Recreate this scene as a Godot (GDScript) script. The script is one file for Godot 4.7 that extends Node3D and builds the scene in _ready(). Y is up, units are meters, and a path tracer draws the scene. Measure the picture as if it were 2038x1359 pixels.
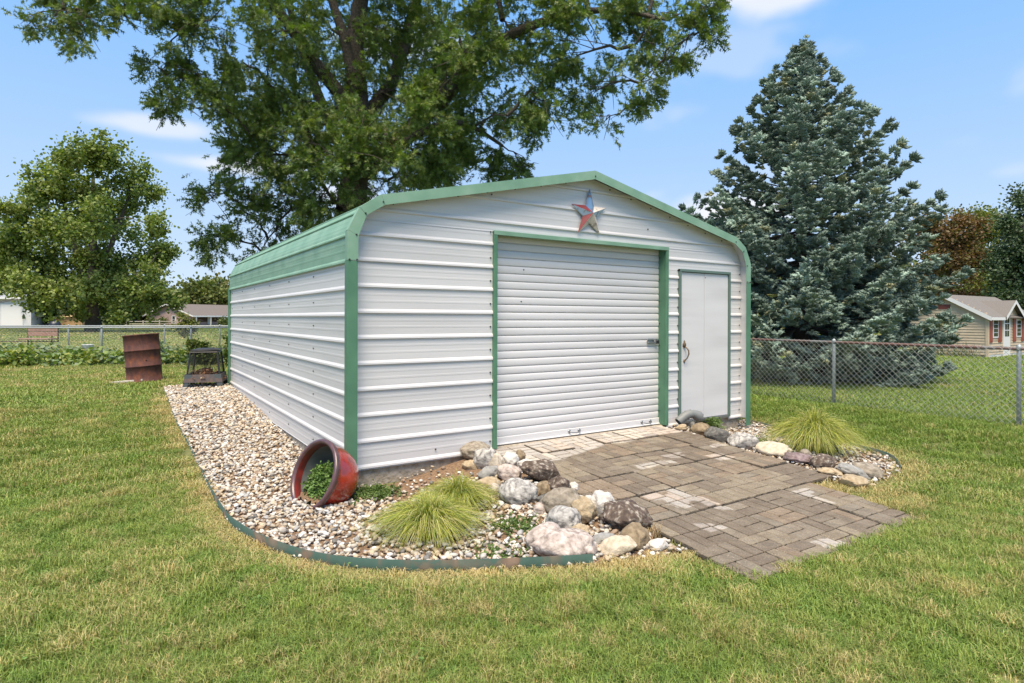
extends Node3D
# A metal garage with a paved ramp, rock borders and a lawn. Metres, y up.
# x runs along the garage front, z points out of the front wall, the origin is the front corner of the wall on the ground.

const CENTRE := 2.62          # middle of the garage front
const BACK := -6.38           # rear end of the garage
const CAM := Vector3(-1.77, 1.5, 5.16)
const YAW := 33.24
var taken := {}
var mats := {}

class MB:
	var st := SurfaceTool.new()
	func _init(smooth := false):
		st.begin(Mesh.PRIMITIVE_TRIANGLES)
		st.set_smooth_group(0 if smooth else -1)
	func col(c: Color): st.set_color(c)
	func uv(u: Vector2): st.set_uv(u)
	func tri(a: Vector3, b: Vector3, c: Vector3):
		st.add_vertex(a); st.add_vertex(b); st.add_vertex(c)
	func tric(a: Vector3, b: Vector3, c: Vector3, inside: Vector3):
		if (c - a).cross(b - a).dot(a + b + c - inside * 3.0) >= 0.0: tri(a, b, c)
		else: tri(a, c, b)
	func quad(a: Vector3, b: Vector3, c: Vector3, d: Vector3):
		tri(a, b, c); tri(a, c, d)
	func quadc(a: Vector3, b: Vector3, c: Vector3, d: Vector3, inside: Vector3):
		tric(a, b, c, inside); tric(a, c, d, inside)
	func box(c: Vector3, s: Vector3, b := Basis()):
		var v := []
		for i in 8: v.append(c + b * Vector3(s.x * (0.5 if i & 1 else -0.5), s.y * (0.5 if i & 2 else -0.5), s.z * (0.5 if i & 4 else -0.5)))
		for f in [[0, 1, 3, 2], [4, 5, 7, 6], [0, 1, 5, 4], [2, 3, 7, 6], [0, 2, 6, 4], [1, 3, 7, 5]]:
			quadc(v[f[0]], v[f[1]], v[f[2]], v[f[3]], c)
	func span(a: Vector3, b: Vector3): box((a + b) * 0.5, (b - a).abs())
	func bbox(c: Vector3, s: Vector3, e: float, b := Basis()):   # a box with chamfered edges
		var h := s * 0.5
		var p := func(i: int, ax: int) -> Vector3:
			var q := Vector3(h.x * (1 if i & 1 else -1), h.y * (1 if i & 2 else -1), h.z * (1 if i & 4 else -1))
			for k in 3:
				if k != ax: q[k] -= e * signf(q[k])
			return c + b * q
		for ax in 3:
			var u := 1 << ((ax + 1) % 3)
			var w := 1 << ((ax + 2) % 3)
			for side in 2:
				var o := side << ax
				quadc(p.call(o, ax), p.call(o | u, ax), p.call(o | u | w, ax), p.call(o | w, ax), c)
			var a1 := (ax + 1) % 3
			var a2 := (ax + 2) % 3
			for k in 4:
				var o2 := (u if k & 1 else 0) | (w if k & 2 else 0)
				quadc(p.call(o2, a1), p.call(o2 | (1 << ax), a1), p.call(o2 | (1 << ax), a2), p.call(o2, a2), c)
		for i in 8: tric(p.call(i, 0), p.call(i, 1), p.call(i, 2), c)
	func tube(pts: Array, radii: Array, n := 6, caps := true):
		var prev := []
		var side := Vector3.ZERO
		for i in pts.size():
			var d: Vector3 = (pts[mini(i + 1, pts.size() - 1)] - pts[maxi(i - 1, 0)]).normalized()
			if side == Vector3.ZERO: side = d.cross(Vector3.UP if absf(d.y) < 0.9 else Vector3.RIGHT).normalized()
			side = (side - d * side.dot(d)).normalized()
			var up := d.cross(side)
			var ring := []
			for k in n: ring.append(pts[i] + (side * cos(TAU * k / n) + up * sin(TAU * k / n)) * radii[i])
			if i > 0:
				var mid: Vector3 = (pts[i] + pts[i - 1]) * 0.5
				for k in n: quadc(prev[k], prev[(k + 1) % n], ring[(k + 1) % n], ring[k], mid)
			if caps and (i == 0 or i == pts.size() - 1):
				for k in n: tric(pts[i], ring[k], ring[(k + 1) % n], pts[1] if i == 0 else pts[i - 1])
			prev = ring
	func lathe(prof: Array, n := 32, xf := Transform3D()):   # prof: [radius, height]
		for i in prof.size() - 1:
			for k in n:
				var q := []
				for e in [[i, k], [i, k + 1], [i + 1, k + 1], [i + 1, k]]:
					var r: float = prof[e[0]][0]
					var t: float = TAU * e[1] / n
					q.append(xf * Vector3(r * cos(t), prof[e[0]][1], r * sin(t)))
				quad(q[0], q[1], q[2], q[3])
	func prism(poly: Array, z0: float, z1: float):   # a convex outline in x and y, pushed from z0 to z1
		var m := Vector3.ZERO
		for p in poly: m += Vector3(p.x, p.y, (z0 + z1) * 0.5)
		m /= poly.size()
		for i in poly.size():
			var a: Vector2 = poly[i]
			var b: Vector2 = poly[(i + 1) % poly.size()]
			quadc(Vector3(a.x, a.y, z0), Vector3(b.x, b.y, z0), Vector3(b.x, b.y, z1), Vector3(a.x, a.y, z1), m)
			if i > 0 and i < poly.size() - 1:
				for z in [z0, z1]: tric(Vector3(poly[0].x, poly[0].y, z), Vector3(a.x, a.y, z), Vector3(b.x, b.y, z), m)
	func done() -> ArrayMesh:
		st.generate_normals()
		return st.commit()

# ---------------------------------------------------------------- naming
func numbered(called: String) -> String:
	taken[called] = taken.get(called, -1) + 1
	return called if taken[called] == 0 else "%s_%03d" % [called, taken[called]]

func thing(called: String, label: String, category: String, at := Vector3.ZERO, group := "") -> Node3D:
	var o := Node3D.new()
	o.name = numbered(called)
	add_child(o)
	o.position = at
	tag(o, label, category, group)
	return o

func tag(o: Node, label: String, category: String, group := "", kind := ""):
	o.set_meta("label", label)
	if category: o.set_meta("category", category)
	if group: o.set_meta("group", group)
	if kind: o.set_meta("kind", kind)

func part(called: String, mesh: Mesh, m: Material, parent: Node, xf := Transform3D()) -> MeshInstance3D:
	var o := MeshInstance3D.new()
	o.name = called if parent != self else numbered(called)
	o.mesh = mesh
	o.material_override = m
	o.transform = xf
	parent.add_child(o, true)
	return o

func strewn(called: String, mesh: Mesh, m: Material, where: Array, tints: Array, parent: Node) -> MeshInstance3D:
	# the same as scatter(), joined into one mesh: for single small plants
	var arr := mesh.surface_get_arrays(0)
	var sv: PackedVector3Array = arr[Mesh.ARRAY_VERTEX]
	var sn: PackedVector3Array = arr[Mesh.ARRAY_NORMAL]
	var sc: PackedColorArray = arr[Mesh.ARRAY_COLOR]
	var si := PackedInt32Array()
	if arr[Mesh.ARRAY_INDEX] != null: si = arr[Mesh.ARRAY_INDEX]
	var v := PackedVector3Array()
	var n := PackedVector3Array()
	var c := PackedColorArray()
	var ix := PackedInt32Array()
	for i in where.size():
		var t: Transform3D = where[i]
		var base := v.size()
		v.append_array(t * sv)
		n.append_array(Transform3D(t.basis.orthonormalized(), Vector3.ZERO) * sn)
		for k in sc: c.append(k * tints[i])
		for k in si: ix.append(base + k)
	var out := []
	out.resize(Mesh.ARRAY_MAX)
	out[Mesh.ARRAY_VERTEX] = v
	out[Mesh.ARRAY_NORMAL] = n
	out[Mesh.ARRAY_COLOR] = c
	if si.size(): out[Mesh.ARRAY_INDEX] = ix
	var am := ArrayMesh.new()
	am.add_surface_from_arrays(Mesh.PRIMITIVE_TRIANGLES, out)
	return part(called, am, m, parent)

func scatter(called: String, mesh: Mesh, m: Material, where: Array, tints: Array, parent: Node) -> MultiMeshInstance3D:
	var mm := MultiMesh.new()
	mm.transform_format = MultiMesh.TRANSFORM_3D
	mm.use_colors = true
	mm.mesh = mesh
	mm.instance_count = where.size()
	for i in where.size():
		mm.set_instance_transform(i, where[i])
		mm.set_instance_color(i, tints[i])
	var o := MultiMeshInstance3D.new()
	o.name = called
	o.multimesh = mm
	o.material_override = m
	parent.add_child(o, true)
	return o

# ---------------------------------------------------------------- materials
func lin(r: float, g: float, b: float) -> Color: return Color(r, g, b).linear_to_srgb()

func noise_tex(sd: int, freq: float, ramp: Array, size := 512, octaves := 4, bump := 0.0, kind := FastNoiseLite.TYPE_SIMPLEX_SMOOTH) -> NoiseTexture2D:
	var n := FastNoiseLite.new()
	n.seed = sd
	n.noise_type = kind
	n.frequency = freq
	n.fractal_octaves = octaves
	var t := NoiseTexture2D.new()
	t.width = size
	t.height = size
	t.seamless = true
	t.noise = n
	if bump > 0.0:
		t.as_normal_map = true
		t.bump_strength = bump
	else:
		var g := Gradient.new()
		g.offsets = PackedFloat32Array(ramp.map(func(e): return e[0]))
		g.colors = PackedColorArray(ramp.map(func(e): return lin(e[1], e[2], e[3])))
		t.color_ramp = g
	return t

func plain(r: float, g: float, b: float, rough := 0.8, metal := 0.0) -> StandardMaterial3D:
	var m := StandardMaterial3D.new()
	m.albedo_color = lin(r, g, b)
	m.roughness = rough
	m.metallic = metal
	return m

func grained(tex: Texture2D, scale: float, rough := 0.85, world := false, bump: Texture2D = null, bump_scale := 1.0) -> StandardMaterial3D:
	var m := StandardMaterial3D.new()
	m.albedo_texture = tex
	m.roughness = rough
	m.uv1_triplanar = true
	m.uv1_world_triplanar = world
	m.uv1_scale = Vector3.ONE * scale
	if bump:
		m.normal_enabled = true
		m.normal_texture = bump
		m.normal_scale = bump_scale
	return m

func tinted(m: StandardMaterial3D, r: float, g: float, b: float) -> StandardMaterial3D:
	var c: StandardMaterial3D = m.duplicate()
	c.albedo_color = lin(r, g, b)
	return c

func leafy(rough := 0.6, back := Color(0, 0, 0)) -> StandardMaterial3D:
	var m := StandardMaterial3D.new()
	m.vertex_color_use_as_albedo = true
	m.roughness = rough
	m.cull_mode = BaseMaterial3D.CULL_DISABLED
	if back.g > 0.0:
		m.backlight_enabled = true
		m.backlight = back
	return m

# ---------------------------------------------------------------- the lie of the land
func ground_height(x: float, z: float) -> float:
	var sr := smoothstep(5.4, 7.2, x)
	var h := 0.30 * smoothstep(0.5, -6.8, z) * (1.0 - sr) + 0.18 * sr
	var far := smoothstep(-16.0, -60.0, z)
	h = lerpf(h, 0.03, far)
	var fr := smoothstep(11.0, 26.0, x) * (1.0 - far)
	return h * (1.0 - fr) - 0.19 * fr

func ramp_height(z: float) -> float: return 0.185 - 0.0575 * z

func bed_height(x: float, z: float) -> float:
	var g := ground_height(x, z)
	if z < -0.3 or x < 0.0: return g
	var w := smoothstep(0.15, 1.25, x) * (1.0 - smoothstep(3.85, 5.1, x)) * smoothstep(2.55, 1.9, z)
	return maxf(g, (ramp_height(maxf(z, 0.0)) - 0.03) * w)

var bed_left := PackedVector2Array([Vector2(-1.1, -6.62), Vector2(-1.14, -3.85), Vector2(-1.1, -1.87), Vector2(-1.1, -0.5), Vector2(-1.09, 0.28), Vector2(-1.05, 0.62), Vector2(-0.97, 0.94), Vector2(-0.81, 1.33), Vector2(-0.59, 1.63), Vector2(-0.28, 1.88), Vector2(0.15, 2.13), Vector2(0.65, 2.37), Vector2(1.0, 2.48), Vector2(1.3, 2.55), Vector2(1.34, 0.0), Vector2(-0.08, 0.0), Vector2(-0.08, -6.45), Vector2(-0.05, -6.62)])
var bed_right := PackedVector2Array([Vector2(3.78, 0.0), Vector2(5.36, 0.0), Vector2(5.4, -0.5), Vector2(5.72, -0.5), Vector2(5.75, -0.08), Vector2(5.52, 0.8), Vector2(5.42, 1.4), Vector2(5.2, 1.95), Vector2(4.65, 2.32), Vector2(3.7, 2.45)])
var ramp_area := PackedVector2Array([Vector2(3.86, -0.1), Vector2(3.8, 0.8), Vector2(3.79, 1.69), Vector2(3.70, 2.12), Vector2(3.34, 2.14), Vector2(3.34, 2.60), Vector2(3.29, 2.62), Vector2(3.29, 3.05), Vector2(1.27, 3.05), Vector2(1.29, 2.60), Vector2(1.34, 2.58), Vector2(1.3, -0.1)])
var garage_area := PackedVector2Array([Vector2(-0.14, 0.1), Vector2(5.38, 0.1), Vector2(5.38, -6.4), Vector2(-0.14, -6.4)])

func edge_distance(p: Vector2, line: PackedVector2Array, upto: int) -> float:
	var best := 99.0
	for i in upto:
		best = minf(best, p.distance_to(Geometry2D.get_closest_point_to_segment(p, line[i], line[i + 1])))
	return best

func view_point(depth: float, side: float) -> Vector2:
	var a := deg_to_rad(YAW)
	return Vector2(CAM.x + sin(a) * depth + cos(a) * side, CAM.z - cos(a) * depth + sin(a) * side)

func _ready():
	var cam := Camera3D.new()
	cam.name = "camera"
	cam.projection = Camera3D.PROJECTION_FRUSTUM
	cam.near = 0.1
	cam.far = 1500.0
	cam.size = 2.0 * 0.1 * 679.5 / 1200.0
	cam.frustum_offset = Vector2(0.0, 0.1 * (633.0 - 679.5) / 1200.0)
	cam.position = CAM
	cam.rotation = Vector3(0.0, deg_to_rad(-YAW), 0.0)
	cam.rotate_object_local(Vector3.FORWARD, -atan(0.00325))
	add_child(cam)
	cam.current = true
	var env := Environment.new()
	env.tonemap_mode = Environment.TONE_MAPPER_LINEAR
	env.tonemap_exposure = 4.75
	env.sdfgi_enabled = true
	env.ssao_enabled = true
	env.ssil_enabled = true
	env.background_mode = Environment.BG_SKY
	env.sky = Sky.new()
	env.sky.sky_material = make_sky()
	env.background_energy_multiplier = 0.22
	var we := WorldEnvironment.new()
	we.name = "surroundings"
	we.environment = env
	add_child(we)
	var sun := DirectionalLight3D.new()
	sun.name = "sun"
	sun.light_energy = 0.5
	sun.light_color = Color(1.0, 0.93, 0.83)
	sun.light_angular_distance = 36.0
	sun.shadow_enabled = true
	sun.sky_mode = DirectionalLight3D.SKY_MODE_LIGHT_ONLY
	add_child(sun)
	sun.look_at_from_position(Vector3(-2.3, 8.0, 2.9), Vector3.ZERO)

	make_ground()
	make_garage()
	make_ramp()
	make_beds()
	make_rocks()
	make_planter()
	make_grass_clumps()
	make_barrel()
	make_fire_pit()
	make_fences()
	make_oak()
	make_spruce()
	make_background_trees()
	make_buildings()
	make_garden()
	make_lawn()

func make_sky() -> PanoramaSkyMaterial:
	var w := 1280
	var h := 640
	var im := Image.create(w, h, false, Image.FORMAT_RGBF)
	var wisps := FastNoiseLite.new()
	wisps.seed = 11
	wisps.frequency = 1.0
	wisps.fractal_octaves = 5
	var patches := FastNoiseLite.new()
	patches.seed = 29
	patches.frequency = 1.0
	patches.fractal_octaves = 3
	# small fair-weather clouds: [azimuth, height, half width, half thickness, density]
	var cover := [[-1.55, 0.306, 0.085, 0.020, 0.65], [-1.52, 0.272, 0.14, 0.024, 0.85], [-1.465, 0.247, 0.09, 0.018, 0.95], [-1.43, 0.282, 0.07, 0.018, 0.75], [-1.605, 0.333, 0.05, 0.016, 0.65], [-1.666, 0.319, 0.03, 0.009, 0.4], [-0.366, 0.251, 0.032, 0.010, 0.6], [-0.311, 0.192, 0.045, 0.011, 0.75], [-0.867, 0.333, 0.035, 0.012, 0.6], [-0.695, 0.251, 0.03, 0.009, 0.5], [-0.380, 0.185, 0.028, 0.008, 0.55], [-0.604, 0.427, 0.04, 0.014, 0.4], [-0.541, 0.420, 0.03, 0.012, 0.35]]
	var strewing := RandomNumberGenerator.new()
	strewing.seed = 12
	for k in 46: cover.append([strewing.randf_range(0.2, TAU - 2.0), strewing.randf_range(0.16, 0.75), strewing.randf_range(0.03, 0.1), strewing.randf_range(0.009, 0.03), strewing.randf_range(0.4, 0.9)])
	for j in h:
		var el := (0.5 - (j + 0.5) / h) * PI
		var s := sin(el)
		var base := Color(0.22, 0.24, 0.16)
		if s >= 0.0:
			var t := pow(s, 0.62)
			base = Color(0.80, 0.91, 1.0).lerp(Color(0.14, 0.45, 1.0), clampf(t * 1.4, 0.0, 1.0))
		var near := cover.filter(func(k): return absf(el - k[1]) < k[3] * 1.6)
		for i in w:
			var c := base
			if s > 0.01 and s < 0.98:
				var az := PI * 0.5 - (i + 0.5) / w * TAU
				var d := Vector3(cos(az) * cos(el), s, sin(az) * cos(el))
				var q := d / (s + 0.22)
				var n := wisps.get_noise_3d(q.x * 2.2, 0.0, q.z * 2.2)
				var p := patches.get_noise_3d(q.x * 0.7, 5.0, q.z * 0.7)
				var cloud := smoothstep(0.34, 0.7, n * 0.75 + p * 0.85) * smoothstep(0.01, 0.12, s)
				cloud = cloud * 0.25
				for k in near:
					var da := wrapf(az - k[0], -PI, PI) * cos(el)
					var de: float = el - k[1]
					if absf(da) < k[2] * 1.6 and absf(de) < k[3] * 1.6:
						var e: float = sqrt(da * da / (k[2] * k[2]) + de * de / (k[3] * k[3])) + 0.55 * wisps.get_noise_3d(d.x * 7.0, d.y * 22.0, d.z * 7.0) - 0.32
						cloud = maxf(cloud, smoothstep(1.15, 0.3, e) * k[4])
				c = c.lerp(Color(0.98, 0.97, 1.0), clampf(cloud, 0.0, 0.9))
			im.set_pixel(i, j, c)
	var m := PanoramaSkyMaterial.new()
	m.panorama = ImageTexture.create_from_image(im)
	return m

func make_ground():
	var xs := []
	var zs := []
	for i in 49:
		var t := (i - 24) / 24.0
		xs.append(3.0 + 9.0 * t + 390.0 * pow(absf(t), 4.0) * signf(t))
		zs.append(-3.0 + 10.0 * t + 480.0 * pow(absf(t), 4.0) * signf(t))
	var b := MB.new(true)
	for i in 48:
		for j in 48:
			var q := []
			for e in [[0, 0], [1, 0], [1, 1], [0, 1]]:
				var x: float = xs[i + e[0]]
				var z: float = zs[j + e[1]]
				q.append(Vector3(x, ground_height(x, z) - 0.004, z))
			b.quad(q[0], q[1], q[2], q[3])
	var tex := noise_tex(3, 0.02, [[0.0, 0.07, 0.08, 0.022], [0.4, 0.115, 0.128, 0.036], [0.6, 0.15, 0.15, 0.05], [1.0, 0.21, 0.19, 0.08]], 1024, 7)
	var m := grained(tex, 0.35, 0.95, true)
	m.detail_enabled = true
	m.detail_uv_layer = BaseMaterial3D.DETAIL_UV_1
	var o := part("ground", b.done(), m, self)
	tag(o, "lawn ground running level out to the tree line", "", "", "structure")

# ---------------------------------------------------------------- the garage
const HALF := [[2.745, 2.241], [2.645, 2.44], [2.455, 2.567], [0.0, 3.112]]

func half_width(y: float) -> float:   # of the front sheeting at height y
	var p := [[2.73, 2.20], [2.62, 2.41], [2.44, 2.535], [0.0, 3.075]]
	if y <= p[0][1]: return p[0][0]
	for i in 3:
		if y <= p[i + 1][1]: return lerpf(p[i][0], p[i + 1][0], (y - p[i][1]) / (p[i + 1][1] - p[i][1]))
	return 0.0

const RIB := [[0.0, 0.0], [0.004, 0.012], [0.009, 0.0155], [0.024, 0.014], [0.044, 0.0], [0.10, 0.0], [0.107, 0.001], [0.120, 0.001], [0.127, 0.0], [0.16, 0.0], [0.167, 0.001], [0.180, 0.001], [0.187, 0.0]]

func sheeting(first: float, pitch: float, ya: float, yb: float, xa: float, xb: float, gable: bool, org: Vector3, along: Vector3, out: Vector3) -> ArrayMesh:
	var rows := []
	var k := floori((ya - first) / pitch)
	while first + pitch * k < yb:
		for r in RIB:
			var y: float = first + pitch * k + r[0]
			if y >= ya and y <= yb: rows.append([y, r[1]])
		k += 1
	if rows.is_empty() or rows[0][0] > ya + 0.002: rows.push_front([ya, 0.004])
	if rows[-1][0] < yb - 0.002: rows.append([yb, 0.0])
	if gable:
		var more := []
		for i in rows.size() - 1:
			for s in 3: more.append([lerpf(rows[i][0], rows[i + 1][0], s / 3.0), lerpf(rows[i][1], rows[i + 1][1], s / 3.0)])
		more.append(rows[-1])
		rows = more
	var b := MB.new()
	for i in rows.size() - 1:
		var q := []
		for e in [[i, 0], [i, 1], [i + 1, 1], [i + 1, 0]]:
			var y: float = rows[e[0]][0]
			var u: float = xa if e[1] == 0 else xb
			if gable: u = clampf(u, CENTRE - half_width(y), CENTRE + half_width(y))
			q.append(org + along * u + Vector3(0, y, 0) + out * rows[e[0]][1])
		b.quadc(q[0], q[1], q[2], q[3], q[0] - out * 5.0)
	return b.done()

func make_garage():
	var g := thing("garage", "white ribbed metal garage with green roof trim and roll-up door", "garage")
	var film := noise_tex(7, 0.004, [[0.0, 0.56, 0.555, 0.55], [0.45, 0.62, 0.615, 0.61], [1.0, 0.66, 0.655, 0.65]], 512, 6)
	var white := grained(film, 0.5, 0.42, true)
	white.uv1_scale = Vector3(0.12, 1.6, 0.12)
	var bump := noise_tex(8, 0.02, [], 256, 3, 2.0)
	white.normal_enabled = true
	white.normal_texture = bump
	white.normal_scale = 0.12
	var green_tex := noise_tex(9, 0.012, [[0.0, 0.15, 0.285, 0.195], [0.5, 0.195, 0.345, 0.24], [1.0, 0.25, 0.395, 0.29]], 256, 5)
	var mint := grained(green_tex, 0.7, 0.5, true)
	var dark_tex := noise_tex(10, 0.012, [[0.0, 0.065, 0.165, 0.1], [0.5, 0.082, 0.205, 0.122], [1.0, 0.105, 0.235, 0.145]], 256, 5)
	var fern := grained(dark_tex, 0.7, 0.5, true)
	var steel := plain(0.30, 0.31, 0.32, 0.4, 0.8)
	var black := plain(0.02, 0.02, 0.022, 0.5)
	var conc_tex := noise_tex(12, 0.03, [[0.0, 0.26, 0.21, 0.15], [0.5, 0.38, 0.33, 0.26], [1.0, 0.46, 0.42, 0.36]], 512, 6)
	var concrete := grained(conc_tex, 0.8, 0.9, true, noise_tex(13, 0.08, [], 256, 4, 4.0), 0.5)
	mats.concrete = concrete
	mats.fern = fern
	var b := MB.new()
	b.bbox(Vector3(CENTRE, 0.02, (BACK - 0.015) * 0.5), Vector3(5.42, 0.34, -BACK - 0.015 - 0.02), 0.012)
	part("concrete_slab", b.done(), concrete, g)

	# front sheeting in courses three feet tall, cut round the doors
	var cuts := [0.155, 1.077, 1.993, 2.365]
	for s in [[-0.2, 1.40], [3.868, 4.108], [5.062, 5.6]]:
		for i in 3:
			part("wall_panel", sheeting(0.161, 0.2289, cuts[i], cuts[i + 1], s[0], s[1], true, Vector3.ZERO, Vector3.RIGHT, Vector3.BACK), white, g)
	part("wall_panel", sheeting(0.161, 0.2289, 2.115, 2.365, 4.108, 5.062, true, Vector3.ZERO, Vector3.RIGHT, Vector3.BACK), white, g)
	for c in [[2.365, 2.908], [2.908, 3.07]]:
		part("wall_panel", sheeting(0.161, 0.2289, c[0], c[1], -0.2, 5.6, true, Vector3.ZERO, Vector3.RIGHT, Vector3.BACK), white, g)
	# side and rear walls
	for c in [[0.165, 1.045], [1.045, 1.965], [1.965, 2.23]]:
		part("side_panel", sheeting(0.355, 0.23, c[0], c[1], 0.112, BACK, false, Vector3(-0.105, 0, 0), Vector3.BACK, Vector3.LEFT), white, g)
		part("side_panel", sheeting(0.355, 0.23, c[0], c[1], 0.112, BACK, false, Vector3(5.345, 0, 0), Vector3.BACK, Vector3.RIGHT), white, g)
	b = MB.new()
	for x in [-0.098, 5.338]:
		b = MB.new()
		b.span(Vector3(x - 0.002, 0.165, 0.11), Vector3(x + 0.002, 2.2, BACK + 0.01))
		part("side_lining", b.done(), white, g)
	part("rear_panel", sheeting(0.161, 0.2289, 0.165, 3.06, -0.1, 5.34, true, Vector3(0, 0, BACK), Vector3.RIGHT, Vector3.FORWARD), white, g)

	# roof: bent sheets with ribs that run from front to back
	for side in [-1, 1]:
		var path := [Vector2(2.752, 1.965)]
		for h in HALF: path.append(Vector2(h[0], h[1]))
		var soft := [path[0]]
		for i in range(1, 4):
			var a: Vector2 = path[i] + (path[i - 1] - path[i]).limit_length(0.075)
			var c: Vector2 = path[i] + (path[i + 1] - path[i]).limit_length(0.075)
			for t in 4: soft.append(a.lerp(path[i], t / 3.0).lerp(path[i].lerp(c, t / 3.0), t / 3.0))
		soft.append(path[4])
		var run := 0.0
		var total := 0.0
		for i in soft.size() - 1: total += soft[i].distance_to(soft[i + 1])
		var pts := []
		var marks := []
		var kk := 0
		while kk * 0.2286 < total:
			for r in RIB: marks.append([kk * 0.2286 + r[0], r[1]])
			kk += 1
		for i in soft.size():
			if i > 0: run += soft[i].distance_to(soft[i - 1])
			marks.append([run, -1.0])
		marks.sort_custom(func(p, q): return p[0] < q[0])
		var last := 0.0
		for mk in marks:
			if mk[0] > total: break
			var left: float = mk[0]
			var i := 0
			while i < soft.size() - 2 and left > soft[i].distance_to(soft[i + 1]):
				left -= soft[i].distance_to(soft[i + 1])
				i += 1
			var d: Vector2 = (soft[i + 1] - soft[i]).normalized()
			var off: float = mk[1] if mk[1] >= 0.0 else last
			last = off
			var p: Vector2 = soft[i] + d * left + Vector2(d.y, -d.x) * (off * 0.9 - 0.012)
			pts.append(Vector3(CENTRE + side * p.x, p.y, 0))
		b = MB.new()
		for i in pts.size() - 1:
			b.quadc(pts[i] + Vector3(0, 0, 0.117), pts[i + 1] + Vector3(0, 0, 0.117), pts[i + 1] + Vector3(0, 0, BACK - 0.02), pts[i] + Vector3(0, 0, BACK - 0.02), Vector3(CENTRE, 1.5, -3))
		part("roof_panel", b.done(), mint, g)
		b = MB.new(true)
		for i in soft.size() - 1:
			var a := Vector3(CENTRE + side * (soft[i].x - 0.022), soft[i].y - 0.024, 0.112)
			var c := Vector3(CENTRE + side * maxf(soft[i + 1].x - 0.022, 0.0), soft[i + 1].y - 0.024, 0.112)
			b.quad(a, c, Vector3(c.x, c.y, BACK), Vector3(a.x, a.y, BACK))
		part("roof_lining", b.done(), white, g)

	# front trim: mitred strips with a flange turned back over the roof edge
	var inner := [Vector2(2.662, 2.198), Vector2(2.588, 2.385), Vector2(2.424, 2.49), Vector2(0.0, 3.028)]
	for side in [-1, 1]:
		var foot := 0.10 if side < 0 else 0.07
		var runs := [[Vector2(2.749, foot), Vector2(2.749, 1.987), Vector2(2.666, 1.987), Vector2(2.666, foot)], [Vector2(2.745, 1.99), Vector2(HALF[0][0], HALF[0][1]), inner[0], Vector2(2.662, 1.99)]]
		for i in 3: runs.append([Vector2(HALF[i][0], HALF[i][1]), Vector2(HALF[i + 1][0], HALF[i + 1][1]), inner[i + 1], inner[i]])
		for i in runs.size():
			var r: Array = runs[i]
			var poly := []
			var mid: Vector2 = (r[0] + r[1] + r[2] + r[3]) * 0.25
			for p in r:
				var s: Vector2 = p + (mid - p).normalized() * 0.0012
				poly.append(Vector2(CENTRE + side * s.x, s.y))
			b = MB.new()
			var lift := 0.0015 * (i % 2)
			b.prism(poly, 0.119, 0.124 + lift)
			var d: Vector2 = (r[1] - r[0]).normalized()
			var n := Vector2(d.y, -d.x) * (0.011 + lift * 0.5)
			var fl := []
			for e in [r[0], r[1], r[1] + n, r[0] + n]: fl.append(Vector2(CENTRE + side * e.x, e.y))
			b.prism(fl, 0.06, 0.1235 + lift)
			part("trim_strip", b.done(), fern if i == 0 else mint, g)
	b = MB.new()
	for x in [-0.125, 5.365]:
		b = MB.new()
		b.span(Vector3(x - 0.016, 0.2, BACK - 0.02), Vector3(x + 0.016, 2.0, BACK + 0.07))
		part("rear_corner_trim", b.done(), fern, g)

	# roll-up door
	var door := Node3D.new()
	door.name = "roll_up_door"
	g.add_child(door)
	var slat := MB.new(true)
	var ph := 0.0803
	var prof := [[0.0, -0.008], [0.003, 0.004], [0.010, 0.0065], [0.026, 0.008], [0.042, 0.0083], [0.056, 0.0075], [0.068, 0.0055], [0.076, 0.002], [ph, -0.008]]
	for i in prof.size() - 1:
		slat.quadc(Vector3(1.405, prof[i][0], prof[i][1]), Vector3(3.858, prof[i][0], prof[i][1]), Vector3(3.858, prof[i + 1][0], prof[i + 1][1]), Vector3(1.405, prof[i + 1][0], prof[i + 1][1]), Vector3(2.6, 0, -4))
	var slat_mesh := slat.done()
	for i in 26:
		part("slat", slat_mesh, white, door, Transform3D(Basis(), Vector3(0, 0.275 + ph * i, -0.105)))
	b = MB.new()
	b.bbox(Vector3(2.63, 0.238, -0.1), Vector3(2.45, 0.075, 0.03), 0.004)
	b.bbox(Vector3(2.63, 0.205, -0.09), Vector3(2.45, 0.012, 0.045), 0.003)
	part("bottom_bar", b.done(), white, door)
	b = MB.new()
	b.span(Vector3(1.41, 0.190, -0.13), Vector3(3.85, 0.199, -0.075))
	part("rubber_seal", b.done(), black, door)
	for x in [2.50, 3.62]:
		b = MB.new(true)
		b.tube([Vector3(x - 0.07, 0.247, -0.085), Vector3(x - 0.068, 0.245, -0.055), Vector3(x - 0.05, 0.236, -0.045), Vector3(x, 0.231, -0.043), Vector3(x + 0.05, 0.236, -0.045), Vector3(x + 0.068, 0.245, -0.055), Vector3(x + 0.07, 0.247, -0.085)], [0.007, 0.007, 0.006, 0.006, 0.006, 0.007, 0.007], 8)
		for e in [-0.07, 0.07]: b.tube([Vector3(x + e, 0.247, -0.085), Vector3(x + e, 0.247, -0.078)], [0.019, 0.019], 10)
		part("pull_handle", b.done(), steel, door)
	var lock := part("slide_lock", lock_mesh(), steel, door, Transform3D(Basis(), Vector3(3.76, 1.225, -0.083)))
	b = MB.new()
	b.bbox(Vector3(0.035, -0.012, 0.02), Vector3(0.05, 0.045, 0.02), 0.004)
	part("padlock", b.done(), black, lock)
	b = MB.new()
	b.span(Vector3(1.40, 2.36, -0.16), Vector3(3.87, 2.38, 0.0))
	part("door_lintel", b.done(), fern, g)
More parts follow.
